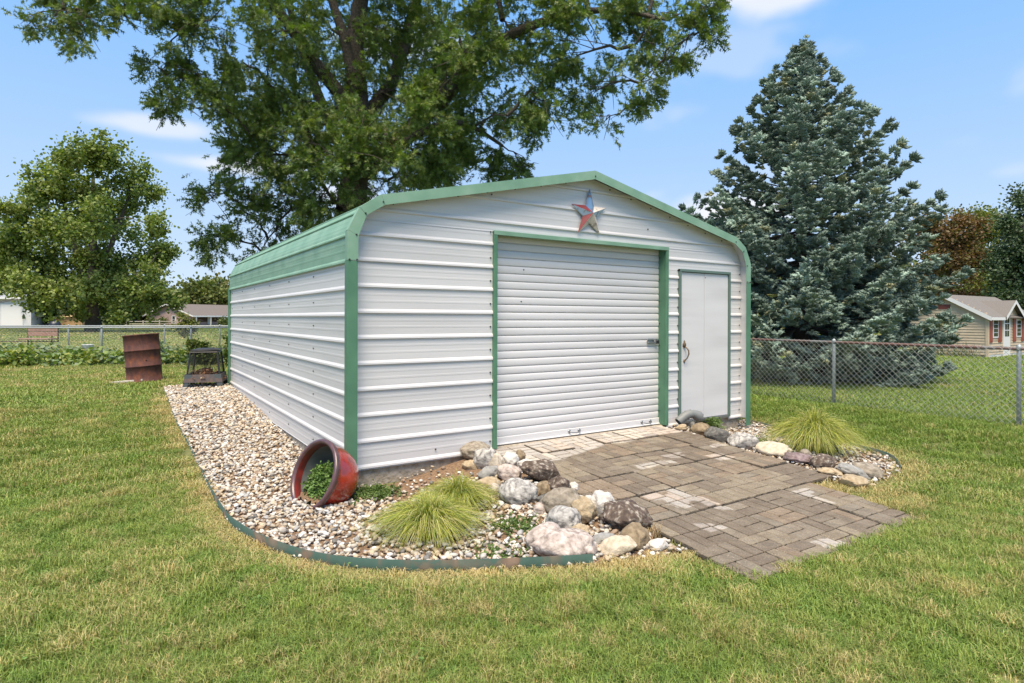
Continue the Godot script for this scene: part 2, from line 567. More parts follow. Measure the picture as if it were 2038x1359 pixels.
	for a in [[1.376, 1.418], [3.845, 3.887]]:
		b = MB.new()
		b.bbox(Vector3((a[0] + a[1]) * 0.5, 1.283, 0.016), Vector3(a[1] - a[0], 2.18, 0.036), 0.003)
		var jx: float = a[0] + 0.025 if a[0] < 2 else a[1] - 0.025
		b.span(Vector3(jx - 0.015, 0.193, -0.15), Vector3(jx + 0.015, 2.37, -0.004))
		part("door_jamb", b.done(), fern, g)
	b = MB.new()
	b.bbox(Vector3(2.6315, 2.3545, 0.0185), Vector3(2.511, 0.044, 0.037), 0.003)
	part("door_header", b.done(), mint, g)

	# the small door
	var green_grey := plain(0.11, 0.17, 0.145, 0.5)
	b = MB.new()
	b.bbox(Vector3(4.105, 1.16, 0.012), Vector3(0.032, 1.92, 0.04), 0.003)
	b.bbox(Vector3(5.066, 1.16, 0.012), Vector3(0.032, 1.92, 0.04), 0.003)
	b.bbox(Vector3(4.585, 2.105, 0.0135), Vector3(0.992, 0.034, 0.041), 0.003)
	part("small_door_frame", b.done(), green_grey, g)
	var pd := Node3D.new()
	pd.name = "small_door"
	g.add_child(pd)
	b = MB.new()
	b.bbox(Vector3(4.345, 1.155, -0.004), Vector3(0.448, 1.856, 0.03), 0.003)
	b.bbox(Vector3(4.81, 1.155, -0.004), Vector3(0.474, 1.856, 0.03), 0.0015)
	part("door_leaf", b.done(), white, pd)
	b = MB.new()
	b.bbox(Vector3(4.585, 0.205, 0.01), Vector3(0.93, 0.035, 0.03), 0.003)
	part("sill_strip", b.done(), steel, pd)
	var brass := plain(0.16, 0.11, 0.06, 0.45, 0.5)
	b = MB.new(true)
	b.lathe([[0.002, 0.048], [0.012, 0.03], [0.014, 0.015], [0.026, 0.0], [0.028, -0.02], [0.016, -0.045], [0.002, -0.052]], 12, Transform3D(Basis(Vector3(1, 0, 0), Vector3(0, 1, 0), Vector3(0, 0, 0.6)), Vector3(4.185, 1.185, 0.02)))
	b.tube([Vector3(4.187, 1.15, 0.018), Vector3(4.2, 1.135, 0.045), Vector3(4.21, 1.10, 0.065), Vector3(4.21, 1.06, 0.07), Vector3(4.2, 1.01, 0.055), Vector3(4.187, 0.97, 0.022)], [0.006, 0.008, 0.009, 0.009, 0.007, 0.006], 8)
	b.tube([Vector3(4.185, 0.99, 0.014), Vector3(4.185, 0.965, 0.02), Vector3(4.185, 0.945, 0.014)], [0.004, 0.013, 0.004], 8)
	part("handle", b.done(), brass, pd)

	# screws: dark heads along the sheets
	b = MB.new()
	for z in [0.03, -1.03, -2.07, -3.11, -4.14, -5.15, -6.15]:
		for k in 9:
			screw(b, Vector3(-0.107, 0.27 + 0.23 * k + (0.03 if k == 7 else 0.0), z), Vector3.LEFT)
	for k in 9:
		screw(b, Vector3(1.352, 0.27 + 0.229 * k, 0.003), Vector3.BACK)
		screw(b, Vector3(4.078, 0.27 + 0.229 * k, 0.003), Vector3.BACK)
		screw(b, Vector3(5.30, 0.27 + 0.229 * k, 0.003), Vector3.BACK)
		if k < 8: screw(b, Vector3(3.835, 0.36 + 0.27 * k, -0.07), Vector3.LEFT)
	for p in [Vector2(0.75, 0.26), Vector2(1.36, 2.735), Vector2(1.35, 2.36), Vector2(3.55, 2.57), Vector2(1.4, 2.3), Vector2(4.59, 2.03), Vector2(1.75, 2.0), Vector2(1.72, 1.67)]:
		screw(b, Vector3(p.x, p.y, 0.006 if p.x != 4.59 else 0.011), Vector3.BACK)
	for side in [-1, 1]:
		for p in [Vector2(2.68, 2.21), Vector2(2.6, 2.40), Vector2(2.44, 2.515), Vector2(2.675, 1.995), Vector2(2.74, 1.995)]: screw(b, Vector3(CENTRE + side * p.x, p.y, 0.125), Vector3.BACK)
		for k in 7: screw(b, Vector3(CENTRE + side * (2.3 - 0.33 * k), half_width_y(2.3 - 0.33 * k) - 0.035, 0.004), Vector3.BACK)
	screw(b, Vector3(CENTRE, 3.06, 0.125), Vector3.BACK)
	var sc := part("screw_heads", b.done(), black, g)
	sc.set_meta("kind", "stuff")

	make_star()
	# grey plastic drain elbow leaning between the doors
	b = MB.new(true)
	var pts := []
	var rad := []
	for i in 13:
		var t := i / 12.0
		pts.append(Vector3(3.985 + 0.30 * t, 0.235 + 0.09 * sin(t * PI * 0.85), 0.10 + 0.08 * t))
		rad.append(0.05 + 0.006 * (i % 2) + (0.012 if i > 9 else 0.0))
	b.tube(pts, rad, 14, false)
	var el := part("drain_elbow", b.done(), plain(0.17, 0.18, 0.175, 0.55), self)
	tag(el, "grey corrugated plastic drain elbow lying between the garage doors", "drain pipe")

func half_width_y(hx: float) -> float: return 3.075 - hx * 0.2213

func screw(b: MB, at: Vector3, out: Vector3):
	b.tube([at, at + out * 0.007], [0.0085, 0.007], 6)

func lock_mesh() -> ArrayMesh:
	var b := MB.new()
	b.bbox(Vector3(-0.06, 0.0, 0.0), Vector3(0.12, 0.058, 0.008), 0.002)
	b.bbox(Vector3(-0.045, 0.018, 0.009), Vector3(0.17, 0.014, 0.012), 0.003)
	b.bbox(Vector3(-0.05, -0.018, 0.009), Vector3(0.13, 0.012, 0.012), 0.003)
	b.bbox(Vector3(0.01, 0.0, 0.014), Vector3(0.014, 0.06, 0.014), 0.003)
	b.bbox(Vector3(-0.02, 0.0, 0.014), Vector3(0.012, 0.05, 0.014), 0.003)
	return b.done()

func make_star():
	var s := thing("wall_star", "red white and blue tin star on the garage gable", "star", Vector3(2.622, 2.665, 0.028))
	var tips := [Vector3(0.0, 0.275, 0), Vector3(0.245, 0.085, 0), Vector3(0.148, -0.222, 0), Vector3(-0.168, -0.226, 0), Vector3(-0.262, 0.08, 0)]
	var paint := func(r: float, g: float, b: float, sd: int) -> StandardMaterial3D:
		return grained(noise_tex(sd, 0.03, [[0.0, 0.10, 0.06, 0.04], [0.22, 0.14, 0.08, 0.05], [0.30, r, g, b], [1.0, r * 1.15, g * 1.15, b * 1.15]], 128, 4), 3.0, 0.45)
	var blue = paint.call(0.085, 0.20, 0.37, 21)
	var pale = paint.call(0.42, 0.55, 0.70, 22)
	var red = paint.call(0.21, 0.03, 0.03, 23)
	var cream = paint.call(0.60, 0.54, 0.47, 24)
	var kinds := [[blue, blue], [pale, cream], [cream, cream], [red, cream], [red, pale]]
	for i in 5:
		for half in 2:
			var j := (i + (1 if half == 0 else 4)) % 5
			var v: Vector3 = (tips[i] + tips[j]) * 0.5 * 0.47
			var b := MB.new()
			b.tric(Vector3(0, 0, 0.06), tips[i], v, Vector3(0, 0, -0.3))
			b.tric(Vector3(0, 0, 0.056), tips[i] - Vector3(0, 0, 0.003), v - Vector3(0, 0, 0.003), Vector3(0, 0, 0.3))
			part("facet", b.done(), kinds[i][half], s)

# ---------------------------------------------------------------- ramp, beds, rocks
func make_ramp():
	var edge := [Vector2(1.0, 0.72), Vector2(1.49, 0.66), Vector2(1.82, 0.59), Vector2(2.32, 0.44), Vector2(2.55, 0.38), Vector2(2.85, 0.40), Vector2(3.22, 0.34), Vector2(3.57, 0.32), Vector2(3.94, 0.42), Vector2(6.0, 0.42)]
	var size := 1024
	var im := Image.create(size, size, false, Image.FORMAT_RGB8)
	var fine := FastNoiseLite.new()
	fine.seed = 5
	fine.frequency = 0.35
	fine.fractal_octaves = 3
	var mid := FastNoiseLite.new()
	mid.seed = 6
	mid.frequency = 0.02
	mid.fractal_octaves = 4
	for j in size:
		var z := j * 0.004 - 0.5
		for i in size:
			var x := 1.0 + i * 0.004
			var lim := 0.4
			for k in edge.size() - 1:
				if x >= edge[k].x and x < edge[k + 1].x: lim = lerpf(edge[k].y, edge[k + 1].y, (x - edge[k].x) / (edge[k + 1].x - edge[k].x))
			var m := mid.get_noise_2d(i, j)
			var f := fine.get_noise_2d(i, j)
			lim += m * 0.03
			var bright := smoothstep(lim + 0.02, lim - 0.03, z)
			# pale lime bloom on single slabs
			var blooms := 0.0
			for s in [[1.93, 1.87, 0.20, 0.20], [2.08, 2.05, 0.08, 0.2], [2.5, 1.12, 0.25, 0.06], [2.9, 1.0, 0.16, 0.07], [3.3, 1.25, 0.12, 0.10], [3.62, 0.95, 0.12, 0.07], [3.05, 2.28, 0.13, 0.06], [2.98, 2.42, 0.05, 0.16], [1.72, 2.38, 0.1, 0.08], [2.2, 2.95, 0.12, 0.07]]:
				blooms = maxf(blooms, 1.0 - maxf(absf(x - s[0]) / s[2], absf(z - s[1]) / s[3]))
			var bl := smoothstep(0.0, 0.35, blooms + m * 0.7) * (1.0 if blooms > 0.0 else 0.0)
			var c := Color(0.165, 0.133, 0.094).lerp(Color(0.215, 0.18, 0.132), clampf(0.5 + m, 0, 1))
			c = c.lerp(Color(0.42, 0.385, 0.335), bl * 0.75)
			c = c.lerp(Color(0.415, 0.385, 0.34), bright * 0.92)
			c *= 1.0 + f * 0.42
			if f > 0.52: c = c.lerp(Color(0.48, 0.44, 0.38), 0.5)
			im.set_pixel(i, j, Color(clampf(c.r, 0, 1), clampf(c.g, 0, 1), clampf(c.b, 0, 1)).linear_to_srgb())
	var tex := ImageTexture.create_from_image(im)
	var base := StandardMaterial3D.new()
	base.albedo_texture = tex
	base.roughness = 0.92
	base.uv1_triplanar = true
	base.uv1_world_triplanar = true
	base.uv1_triplanar_sharpness = 8.0
	base.uv1_scale = Vector3.ONE / 4.096
	base.uv1_offset = Vector3(-1.0 / 4.096, 0.0, 0.5 / 4.096)
	base.normal_enabled = true
	base.normal_texture = noise_tex(14, 0.09, [], 512, 3, 5.0)
	base.normal_scale = 0.5
	var tones := []
	for t in [[1, 1, 1], [0.86, 0.84, 0.83], [1.06, 0.98, 0.93], [0.95, 0.96, 0.97], [0.78, 0.75, 0.74], [1.1, 1.09, 1.05]]: tones.append(tinted(base, t[0], t[1], t[2]))
	var dark := plain(0.04, 0.033, 0.024, 0.95)
	var r := thing("paved_ramp", "brown ramp of basket-weave concrete pavers before the roll-up door", "")
	r.set_meta("kind", "structure")
	r.remove_meta("category")
	var rng := RandomNumberGenerator.new()
	rng.seed = 41
	var b := MB.new()
	b.bbox(Vector3(0, -0.028, 0), Vector3(0.404, 0.04, 0.404), 0.004)
	var slab_mesh := b.done()
	b = MB.new()
	b.bbox(Vector3(0, -0.006, 0), Vector3(0.0905, 0.024, 0.1925), 0.0045)
	var brick_mesh := b.done()
	var rows := [[-0.02, 0.348, 1.36, 6], [0.352, 0.785, 1.40, 6], [0.79, 1.235, 1.32, 6], [1.24, 1.687, 1.31, 6], [1.692, 2.142, 1.30, 6], [2.147, 2.625, 1.32, 5], [2.63, 3.07, 1.255, 5]]
	var tilt := atan(0.0575)
	for ri in rows.size():
		for ci in rows[ri][3]:
			var x: float = rows[ri][2] + 0.2 + ci * 0.4095
			var z: float = (rows[ri][0] + rows[ri][1]) * 0.5
			var deep: float = (rows[ri][1] - rows[ri][0]) / 0.408
			var bs := Basis(Vector3.RIGHT, tilt + rng.randf_range(-0.016, 0.022)) * Basis(Vector3.BACK, rng.randf_range(-0.02, 0.02)) * Basis(Vector3.UP, rng.randf_range(-0.022, 0.022))
			var slab := part("paving_slab", slab_mesh, dark, r, Transform3D(bs * Basis.from_scale(Vector3(1, 1, deep)), Vector3(x, ramp_height(z) + rng.randf_range(-0.009, 0.008), z)))
			var tone := rng.randi_range(0, 5)
			for q in 4:
				var qx := (q % 2) * 0.2 - 0.1
				var qz := (q / 2) * 0.2 - 0.1
				var across := (q == 0 or q == 3) == (rng.randf() < 0.9)
				for k in 2:
					var o := Vector3(qx, 0, qz + (k - 0.5) * 0.1) if across else Vector3(qx + (k - 0.5) * 0.1, 0, qz)
					var t: int = tone if rng.randf() < 0.5 else rng.randi_range(0, 5)
					part("brick", brick_mesh, tones[t], slab, Transform3D(Basis(Vector3.UP, PI / 2) if across else Basis(), o + Vector3(0, rng.randf_range(-0.001, 0.001), 0)))
	b = MB.new()
	b.quad(Vector3(1.34, ramp_height(0) - 0.06, -0.01), Vector3(3.8, ramp_height(0) - 0.06, -0.01), Vector3(3.3, ramp_height(3.02) - 0.055, 3.02), Vector3(1.3, ramp_height(3.02) - 0.055, 3.02))
	for e in [[1.34, 1.3], [3.8, 3.3]]:
		b.quad(Vector3(e[0], ramp_height(0) - 0.06, -0.01), Vector3(e[1], ramp_height(3.02) - 0.055, 3.02), Vector3(e[1], -0.05, 3.02), Vector3(e[0], -0.05, -0.01))
	part("sand_base", b.done(), plain(0.12, 0.09, 0.06, 0.95), r)

func blob_mesh(sd: int, sub: int, rough: float, squash := Vector3.ONE, flat := false, ridge := 0.0) -> ArrayMesh:
	# an icosphere pushed in and out by noise: stones of every size
	var n := FastNoiseLite.new()
	n.seed = sd
	n.frequency = 0.75
	n.fractal_octaves = 3
	var rng := RandomNumberGenerator.new()
	rng.seed = sd
	var planes := []
	for i in 9: planes.append([Vector3(rng.randfn(), rng.randfn(), rng.randfn()).normalized(), rng.randf_range(0.72, 0.95)])
	var g := (1.0 + sqrt(5.0)) / 2.0
	var v := [Vector3(-1, g, 0), Vector3(1, g, 0), Vector3(-1, -g, 0), Vector3(1, -g, 0), Vector3(0, -1, g), Vector3(0, 1, g), Vector3(0, -1, -g), Vector3(0, 1, -g), Vector3(g, 0, -1), Vector3(g, 0, 1), Vector3(-g, 0, -1), Vector3(-g, 0, 1)]
	var f := [[0, 11, 5], [0, 5, 1], [0, 1, 7], [0, 7, 10], [0, 10, 11], [1, 5, 9], [5, 11, 4], [11, 10, 2], [10, 7, 6], [7, 1, 8], [3, 9, 4], [3, 4, 2], [3, 2, 6], [3, 6, 8], [3, 8, 9], [4, 9, 5], [2, 4, 11], [6, 2, 10], [8, 6, 7], [9, 8, 1]]
	var tris := []
	for t in f: tris.append([v[t[0]].normalized(), v[t[1]].normalized(), v[t[2]].normalized()])
	for s in sub:
		var next := []
		for t in tris:
			var a: Vector3 = ((t[0] + t[1]) * 0.5).normalized()
			var b: Vector3 = ((t[1] + t[2]) * 0.5).normalized()
			var c: Vector3 = ((t[2] + t[0]) * 0.5).normalized()
			next.append_array([[t[0], a, c], [t[1], b, a], [t[2], c, b], [a, b, c]])
		tris = next
	var mb := MB.new(not flat)
	var shape := func(p: Vector3) -> Vector3:
		var r := 1.0 + rough * n.get_noise_3dv(p * 1.4) + rough * 0.35 * n.get_noise_3dv(p * 4.0 + Vector3.ONE * 7.0)
		if ridge > 0.0:
			for pl in planes:
				var d: float = p.dot(pl[0])
				if d > 0.05: r = lerpf(r, minf(r, pl[1] / d), ridge)
		return p * r * squash
	for t in tris: mb.tric(shape.call(t[0]), shape.call(t[1]), shape.call(t[2]), Vector3.ZERO)
	return mb.done()

func make_beds():
	for spec in [[bed_left, Rect2(-1.3, -6.9, 2.8, 9.7), "gravel bed soil wrapping the garage side and front corner"], [bed_right, Rect2(3.6, -0.7, 2.4, 3.4), "soil of the small planting bed beside the small door"]]:
		var b := MB.new(true)
		var rect: Rect2 = spec[1]
		var st := 0.08
		var nx := ceili(rect.size.x / st)
		var nz := ceili(rect.size.y / st)
		var hs := {}
		for i in nx + 1:
			for j in nz + 1:
				var x := rect.position.x + i * st
				var z := rect.position.y + j * st
				var inside := Geometry2D.is_point_in_polygon(Vector2(x, z), spec[0])
				hs[Vector2i(i, j)] = Vector3(x, bed_height(x, z) + (0.006 if inside else -0.05), z)
		for i in nx:
			for j in nz:
				b.quad(hs[Vector2i(i, j)], hs[Vector2i(i + 1, j)], hs[Vector2i(i + 1, j + 1)], hs[Vector2i(i, j + 1)])
		if not mats.has("soil"):
			mats.soil = grained(noise_tex(31, 0.05, [[0.0, 0.10, 0.06, 0.035], [0.5, 0.20, 0.125, 0.07], [1.0, 0.33, 0.22, 0.13]], 512, 5), 1.2, 0.95, true, noise_tex(32, 0.1, [], 256, 4, 6.0), 0.8)
		var o := part("soil_bed", b.done(), mats.soil, self)
		tag(o, spec[2], "", "", "structure")

	var meshes := []
	for k in 4: meshes.append(blob_mesh(100 + k, 1, 0.5, [Vector3(1, 0.62, 0.8), Vector3(1.15, 0.55, 0.75), Vector3(0.9, 0.7, 0.85), Vector3(1.25, 0.5, 0.7)][k], false, 0.5))
	var tones := [[0.47, 0.42, 0.34], [0.54, 0.51, 0.45], [0.40, 0.34, 0.25], [0.33, 0.32, 0.30], [0.50, 0.40, 0.27], [0.27, 0.19, 0.13], [0.60, 0.58, 0.54], [0.15, 0.14, 0.125], [0.45, 0.41, 0.35], [0.36, 0.27, 0.17]]
	var rng := RandomNumberGenerator.new()
	rng.seed = 77
	var m := leafy(0.7)
	var specs := [["gravel", bed_left, Rect2(-1.14, -6.62, 2.5, 9.2), 30000, "loose cream and tan river gravel beside the white side wall"], ["gravel", bed_right, Rect2(3.7, -0.5, 2.1, 3.0), 5500, "loose pale gravel behind the ramp rocks by the small door"]]
	for sp in specs:
		var g := Node3D.new()
		g.name = numbered(sp[0])
		add_child(g)
		tag(g, sp[4], "gravel", "", "stuff")
		var where := [[], [], [], []]
		var tint := [[], [], [], []]
		var rect: Rect2 = sp[2]
		for i in sp[3]:
			var x := rng.randf_range(rect.position.x, rect.end.x)
			var z := rng.randf_range(rect.position.y, rect.end.y)
			if not Geometry2D.is_point_in_polygon(Vector2(x, z), sp[1]): continue
			var bare := 0.0
			if x > 0.0 and x < 1.4: bare = smoothstep(0.9, 0.25, z) * 0.85 + smoothstep(0.6, 1.1, x) * 0.35
			if x > 3.6: bare = 0.35 * smoothstep(4.6, 4.0, x)
			if rng.randf() < bare: continue
			var r := rng.randf_range(0.010, 0.021) * (1.35 if rng.randf() < 0.12 else 1.0)
			if z < -3.0: r *= 1.15
			var bs := Basis(Vector3.UP, rng.randf() * TAU) * Basis(Vector3.RIGHT, rng.randfn() * 0.35) * Basis(Vector3.BACK, rng.randfn() * 0.35)
			var k := rng.randi_range(0, 3)
			where[k].append(Transform3D(bs.scaled(Vector3.ONE * r), Vector3(x, bed_height(x, z) + 0.008 + r * rng.randf_range(0.2, 1.2), z)))
			var t: Array = tones[rng.randi_range(0, 9)]
			var v := rng.randf_range(0.8, 1.15)
			tint[k].append(Color(t[0] * v, t[1] * v, t[2] * v))
		for k in 4: scatter("pebbles", meshes[k], m, where[k], tint[k], g)

	# edging strips
	var rust := grained(noise_tex(33, 0.012, [[0.0, 0.025, 0.06, 0.048], [0.54, 0.04, 0.085, 0.068], [0.62, 0.10, 0.07, 0.05], [0.74, 0.17, 0.10, 0.065], [1.0, 0.21, 0.14, 0.10]], 512, 5), 0.9, 0.9, true)
	for e in [[bed_left, 0, 11, 0.05, "long curved green metal edging strip with rust patches round the gravel", 0.0], [bed_right, 3, 8, 0.04, "dark metal edging strip curving round the bed beside the small door", 0.0]]:
		var line := PackedVector2Array()
		for i in range(e[1], e[2]):
			var p: PackedVector2Array = e[0]
			for t in 8:
				line.append(p[i].cubic_interpolate(p[i + 1], p[maxi(i - 1, e[1])], p[mini(i + 2, e[2])], t / 8.0))
		line.append(e[0][e[2]])
		if e[1] == 0: line.insert(0, Vector2(-0.2, -6.64))
		var b := MB.new(true)
		for i in line.size() - 1:
			var q := []
			for k in [i, i + 1]:
				var p: Vector2 = line[k]
				var y := ground_height(p.x, p.y)
				var top: float = y + e[3] * (0.5 + 0.9 * smoothstep(-1.5, 0.8, p.y))
				var n := (line[mini(k + 1, line.size() - 1)] - line[maxi(k - 1, 0)]).normalized().orthogonal() * 0.004
				q.append([Vector3(p.x + n.x, top, p.y + n.y), Vector3(p.x - n.x, top, p.y - n.y), Vector3(p.x - n.x, y - 0.05, p.y - n.y), Vector3(p.x + n.x, y - 0.05, p.y + n.y)])
			for k in 3: b.quadc(q[0][k], q[1][k], q[1][k + 1], q[0][k + 1], (q[0][0] + q[1][2]) * 0.5)
			b.quadc(q[0][3], q[1][3], q[1][0], q[0][0], (q[0][0] + q[1][2]) * 0.5)
		var o := part("edging_strip", b.done(), rust, self)
		tag(o, e[4], "edging")

const ROCKS := [
[1.15,0.208,0.08,0.134,0.080,"gb","smooth grey-brown boulder lying against the roll-up door jamb"],
[1.07,0.193,0.39,0.102,0.095,"gs","grey speckled rock wedged under the grey-brown boulder by the door jamb"],
[1.13,0.185,0.47,0.069,0.069,"cs","cream speckled rock between the grey speckled rock and the white one"],
[1.28,0.185,0.49,0.072,0.065,"wh","white rock on the ramp edge next to the cream speckled rock"],
[1.42,0.187,0.44,0.047,0.057,"tn","small brown rock touching the pavers behind the white rock"],
[0.95,0.146,0.32,0.069,0.042,"ta","flat angular tan stone on bare soil near the garage wall"],
[0.96,0.141,0.64,0.088,0.053,"gr","smooth grey cobble below the cream speckled rock"],
[1.07,0.160,0.79,0.100,0.065,"pk","pinkish cream rock half covered by dry grass"],
[1.29,0.190,0.98,0.161,0.072,"db","long dark brown slab with a pale crust overhanging its neighbours"],
[1.35,0.165,0.64,0.069,0.046,"wh","pale rock behind the long dark brown slab"],
[0.85,0.114,0.81,0.097,0.046,"ta","low yellowish tan stone behind the ornamental grass"],
[0.86,0.129,1.25,0.138,0.090,"gs","large light grey speckled boulder next to the ornamental grass"],
[1.10,0.130,1.27,0.060,0.056,"tn","brown rock under the long dark brown slab"],
[1.19,0.151,1.34,0.084,0.072,"db","dark brown rock with a lichen spot below the long slab"],
[1.32,0.123,1.35,0.049,0.045,"wh","small pale angular stone against the paver edge"],
[0.99,0.096,1.41,0.070,0.043,"dg","dark grey stone low between two big boulders"],
[0.80,0.106,1.00,0.041,0.053,"cs","pale upright stone with dry grass over it"],
[1.00,0.138,1.62,0.134,0.088,"gb","big grey-tan boulder in the middle of the rock pile"],
[0.83,0.103,1.85,0.105,0.087,"gs","white and black lichen boulder leaning on the big grey-tan boulder"],
[1.02,0.127,1.84,0.083,0.079,"ta","tan wedge-shaped rock between the lichen boulder and white quartz"],
[1.18,0.139,1.87,0.084,0.098,"wh","upright white quartz rock beside the tan wedge"],
[1.27,0.102,1.60,0.039,0.031,"wh","little pale stone behind the white quartz rock"],
[1.22,0.110,2.07,0.155,0.098,"db","largest dark brown boulder with a white lichen spot"],
[0.85,0.080,1.55,0.048,0.045,"pk","small pinkish rock on gravel beside the big grey-tan boulder"],
[0.56,0.068,2.03,0.117,0.084,"pk","pink granite boulder with a black lichen patch"],
[0.83,0.064,2.03,0.054,0.044,"ta","small greyish tan stone under the lichen boulder"],
[0.60,0.066,2.17,0.172,0.090,"pk","largest pinkish white boulder at the edging strip"],
[0.91,0.045,2.17,0.079,0.033,"gr","flat grey-green stone behind the cream boulder"],
[1.07,0.060,2.29,0.089,0.073,"tn","rounded brown boulder with dry grass around its foot"],
[0.90,0.046,2.31,0.107,0.054,"cr","smooth cream boulder next to the largest pinkish white one"],
[1.17,0.027,2.40,0.065,0.036,"wh","flat white stone lying in the straw by the ramp corner"],
[3.90,0.190,0.23,0.066,0.042,"ta","small tan stone under the grey drain elbow"],
[4.00,0.193,0.31,0.033,0.066,"dg","thin dark grey stone standing upright by the drain elbow"],
[4.00,0.189,0.43,0.101,0.071,"tn","mottled brown rock below the small door sill"],
[3.93,0.181,0.74,0.142,0.080,"dg","angular dark grey rock on the ramp edge below the small door"],
[3.93,0.162,1.06,0.150,0.081,"gs","white speckled boulder on the ramp edge by the gravel"],
[3.95,0.135,1.40,0.146,0.073,"cr","smooth cream boulder on the ramp edge facing the ornamental grass"],
[3.92,0.108,1.69,0.125,0.045,"pu","flat purplish stone beside the ramp pavers"],
[4.05,0.116,1.69,0.051,0.061,"gb","small grey-brown stone standing behind the flat purplish one"],
[3.96,0.112,1.93,0.097,0.073,"db","dark brown lump of rock at the foot of the yellow-green grass"],
[4.39,0.100,1.31,0.049,0.041,"gr","small grey stone tucked into the yellow-green ornamental grass"],
[3.80,0.068,2.09,0.098,0.037,"ta","low tan stone at the ramp edge before the long grey slab"],
[4.00,0.066,2.19,0.141,0.050,"gr","long flat grey slab leaning on a rounded stone"],
[4.16,0.066,2.24,0.118,0.066,"gb","rounded grey-brown stone propping the long grey slab"],
[3.78,0.040,2.31,0.154,0.045,"ta","wide tan flat stone sunk into straw at the ramp edge"]]

func make_rocks():
	var ramps := {
		"gb": [[0.0, 0.10, 0.085, 0.06], [0.45, 0.24, 0.205, 0.155], [0.7, 0.33, 0.29, 0.23], [1.0, 0.42, 0.38, 0.31]],
		"gs": [[0.0, 0.07, 0.065, 0.06], [0.38, 0.20, 0.19, 0.175], [0.5, 0.40, 0.385, 0.35], [1.0, 0.58, 0.56, 0.51]],
		"cs": [[0.0, 0.16, 0.12, 0.085], [0.4, 0.40, 0.35, 0.27], [1.0, 0.60, 0.55, 0.47]],
		"wh": [[0.0, 0.28, 0.24, 0.18], [0.35, 0.50, 0.47, 0.42], [1.0, 0.68, 0.66, 0.62]],
		"tn": [[0.0, 0.08, 0.06, 0.035], [0.5, 0.22, 0.165, 0.10], [1.0, 0.36, 0.29, 0.19]],
		"ta": [[0.0, 0.20, 0.14, 0.075], [0.5, 0.37, 0.29, 0.18], [1.0, 0.50, 0.43, 0.31]],
		"gr": [[0.0, 0.14, 0.14, 0.125], [0.5, 0.27, 0.265, 0.245], [1.0, 0.38, 0.375, 0.35]],
		"pk": [[0.0, 0.11, 0.085, 0.075], [0.36, 0.33, 0.27, 0.23], [0.6, 0.50, 0.43, 0.38], [1.0, 0.63, 0.57, 0.52]],
		"db": [[0.0, 0.035, 0.025, 0.02], [0.5, 0.085, 0.06, 0.045], [0.68, 0.15, 0.115, 0.085], [0.78, 0.40, 0.36, 0.30], [1.0, 0.55, 0.52, 0.46]],
		"dg": [[0.0, 0.05, 0.048, 0.045], [0.6, 0.13, 0.125, 0.11], [0.75, 0.24, 0.235, 0.21], [1.0, 0.36, 0.35, 0.32]],
		"cr": [[0.0, 0.30, 0.24, 0.155], [0.5, 0.50, 0.43, 0.32], [1.0, 0.62, 0.56, 0.45]],
		"pu": [[0.0, 0.08, 0.055, 0.055], [0.5, 0.20, 0.145, 0.145], [1.0, 0.38, 0.33, 0.31]]}
	var bump := noise_tex(50, 0.035, [], 512, 6, 9.0)
	var stone := {}
	var sd := 51
	for k in ramps:
		stone[k] = grained(noise_tex(sd, 0.014, ramps[k], 512, 7), 2.7, 0.92, true, bump, 0.7)
		sd += 1
	var rng := RandomNumberGenerator.new()
	rng.seed = 9
	for i in ROCKS.size():
		var r: Array = ROCKS[i]
		var angular: bool = r[5] in ["db", "dg", "ta", "pu", "wh"]
		var deep := rng.randf_range(0.8, 1.05)
		var mesh := blob_mesh(500 + i * 7, 3, 0.36 if angular else 0.26, Vector3(1.06, 1.02, deep), false, 0.95 if angular else 0.7)
		var o := part("rock", mesh, stone[r[5]], self)
		var bs := Basis(Vector3.UP, deg_to_rad(-YAW) + rng.randfn() * 0.25) * Basis(Vector3.BACK, rng.randfn() * 0.12)
		if i in [18, 28, 30]: bs = bs * Basis(Vector3.BACK, 0.35)
		if i == 42: bs = bs * Basis(Vector3.BACK, -0.28)
		o.transform = Transform3D(bs * Basis.from_scale(Vector3(r[3] * 1.08, r[4] * 1.2, (r[3] + r[4]) * 0.6)), Vector3(r[0], r[1], r[2]))
		tag(o, r[6], "rock", "rocks bordering the ramp")

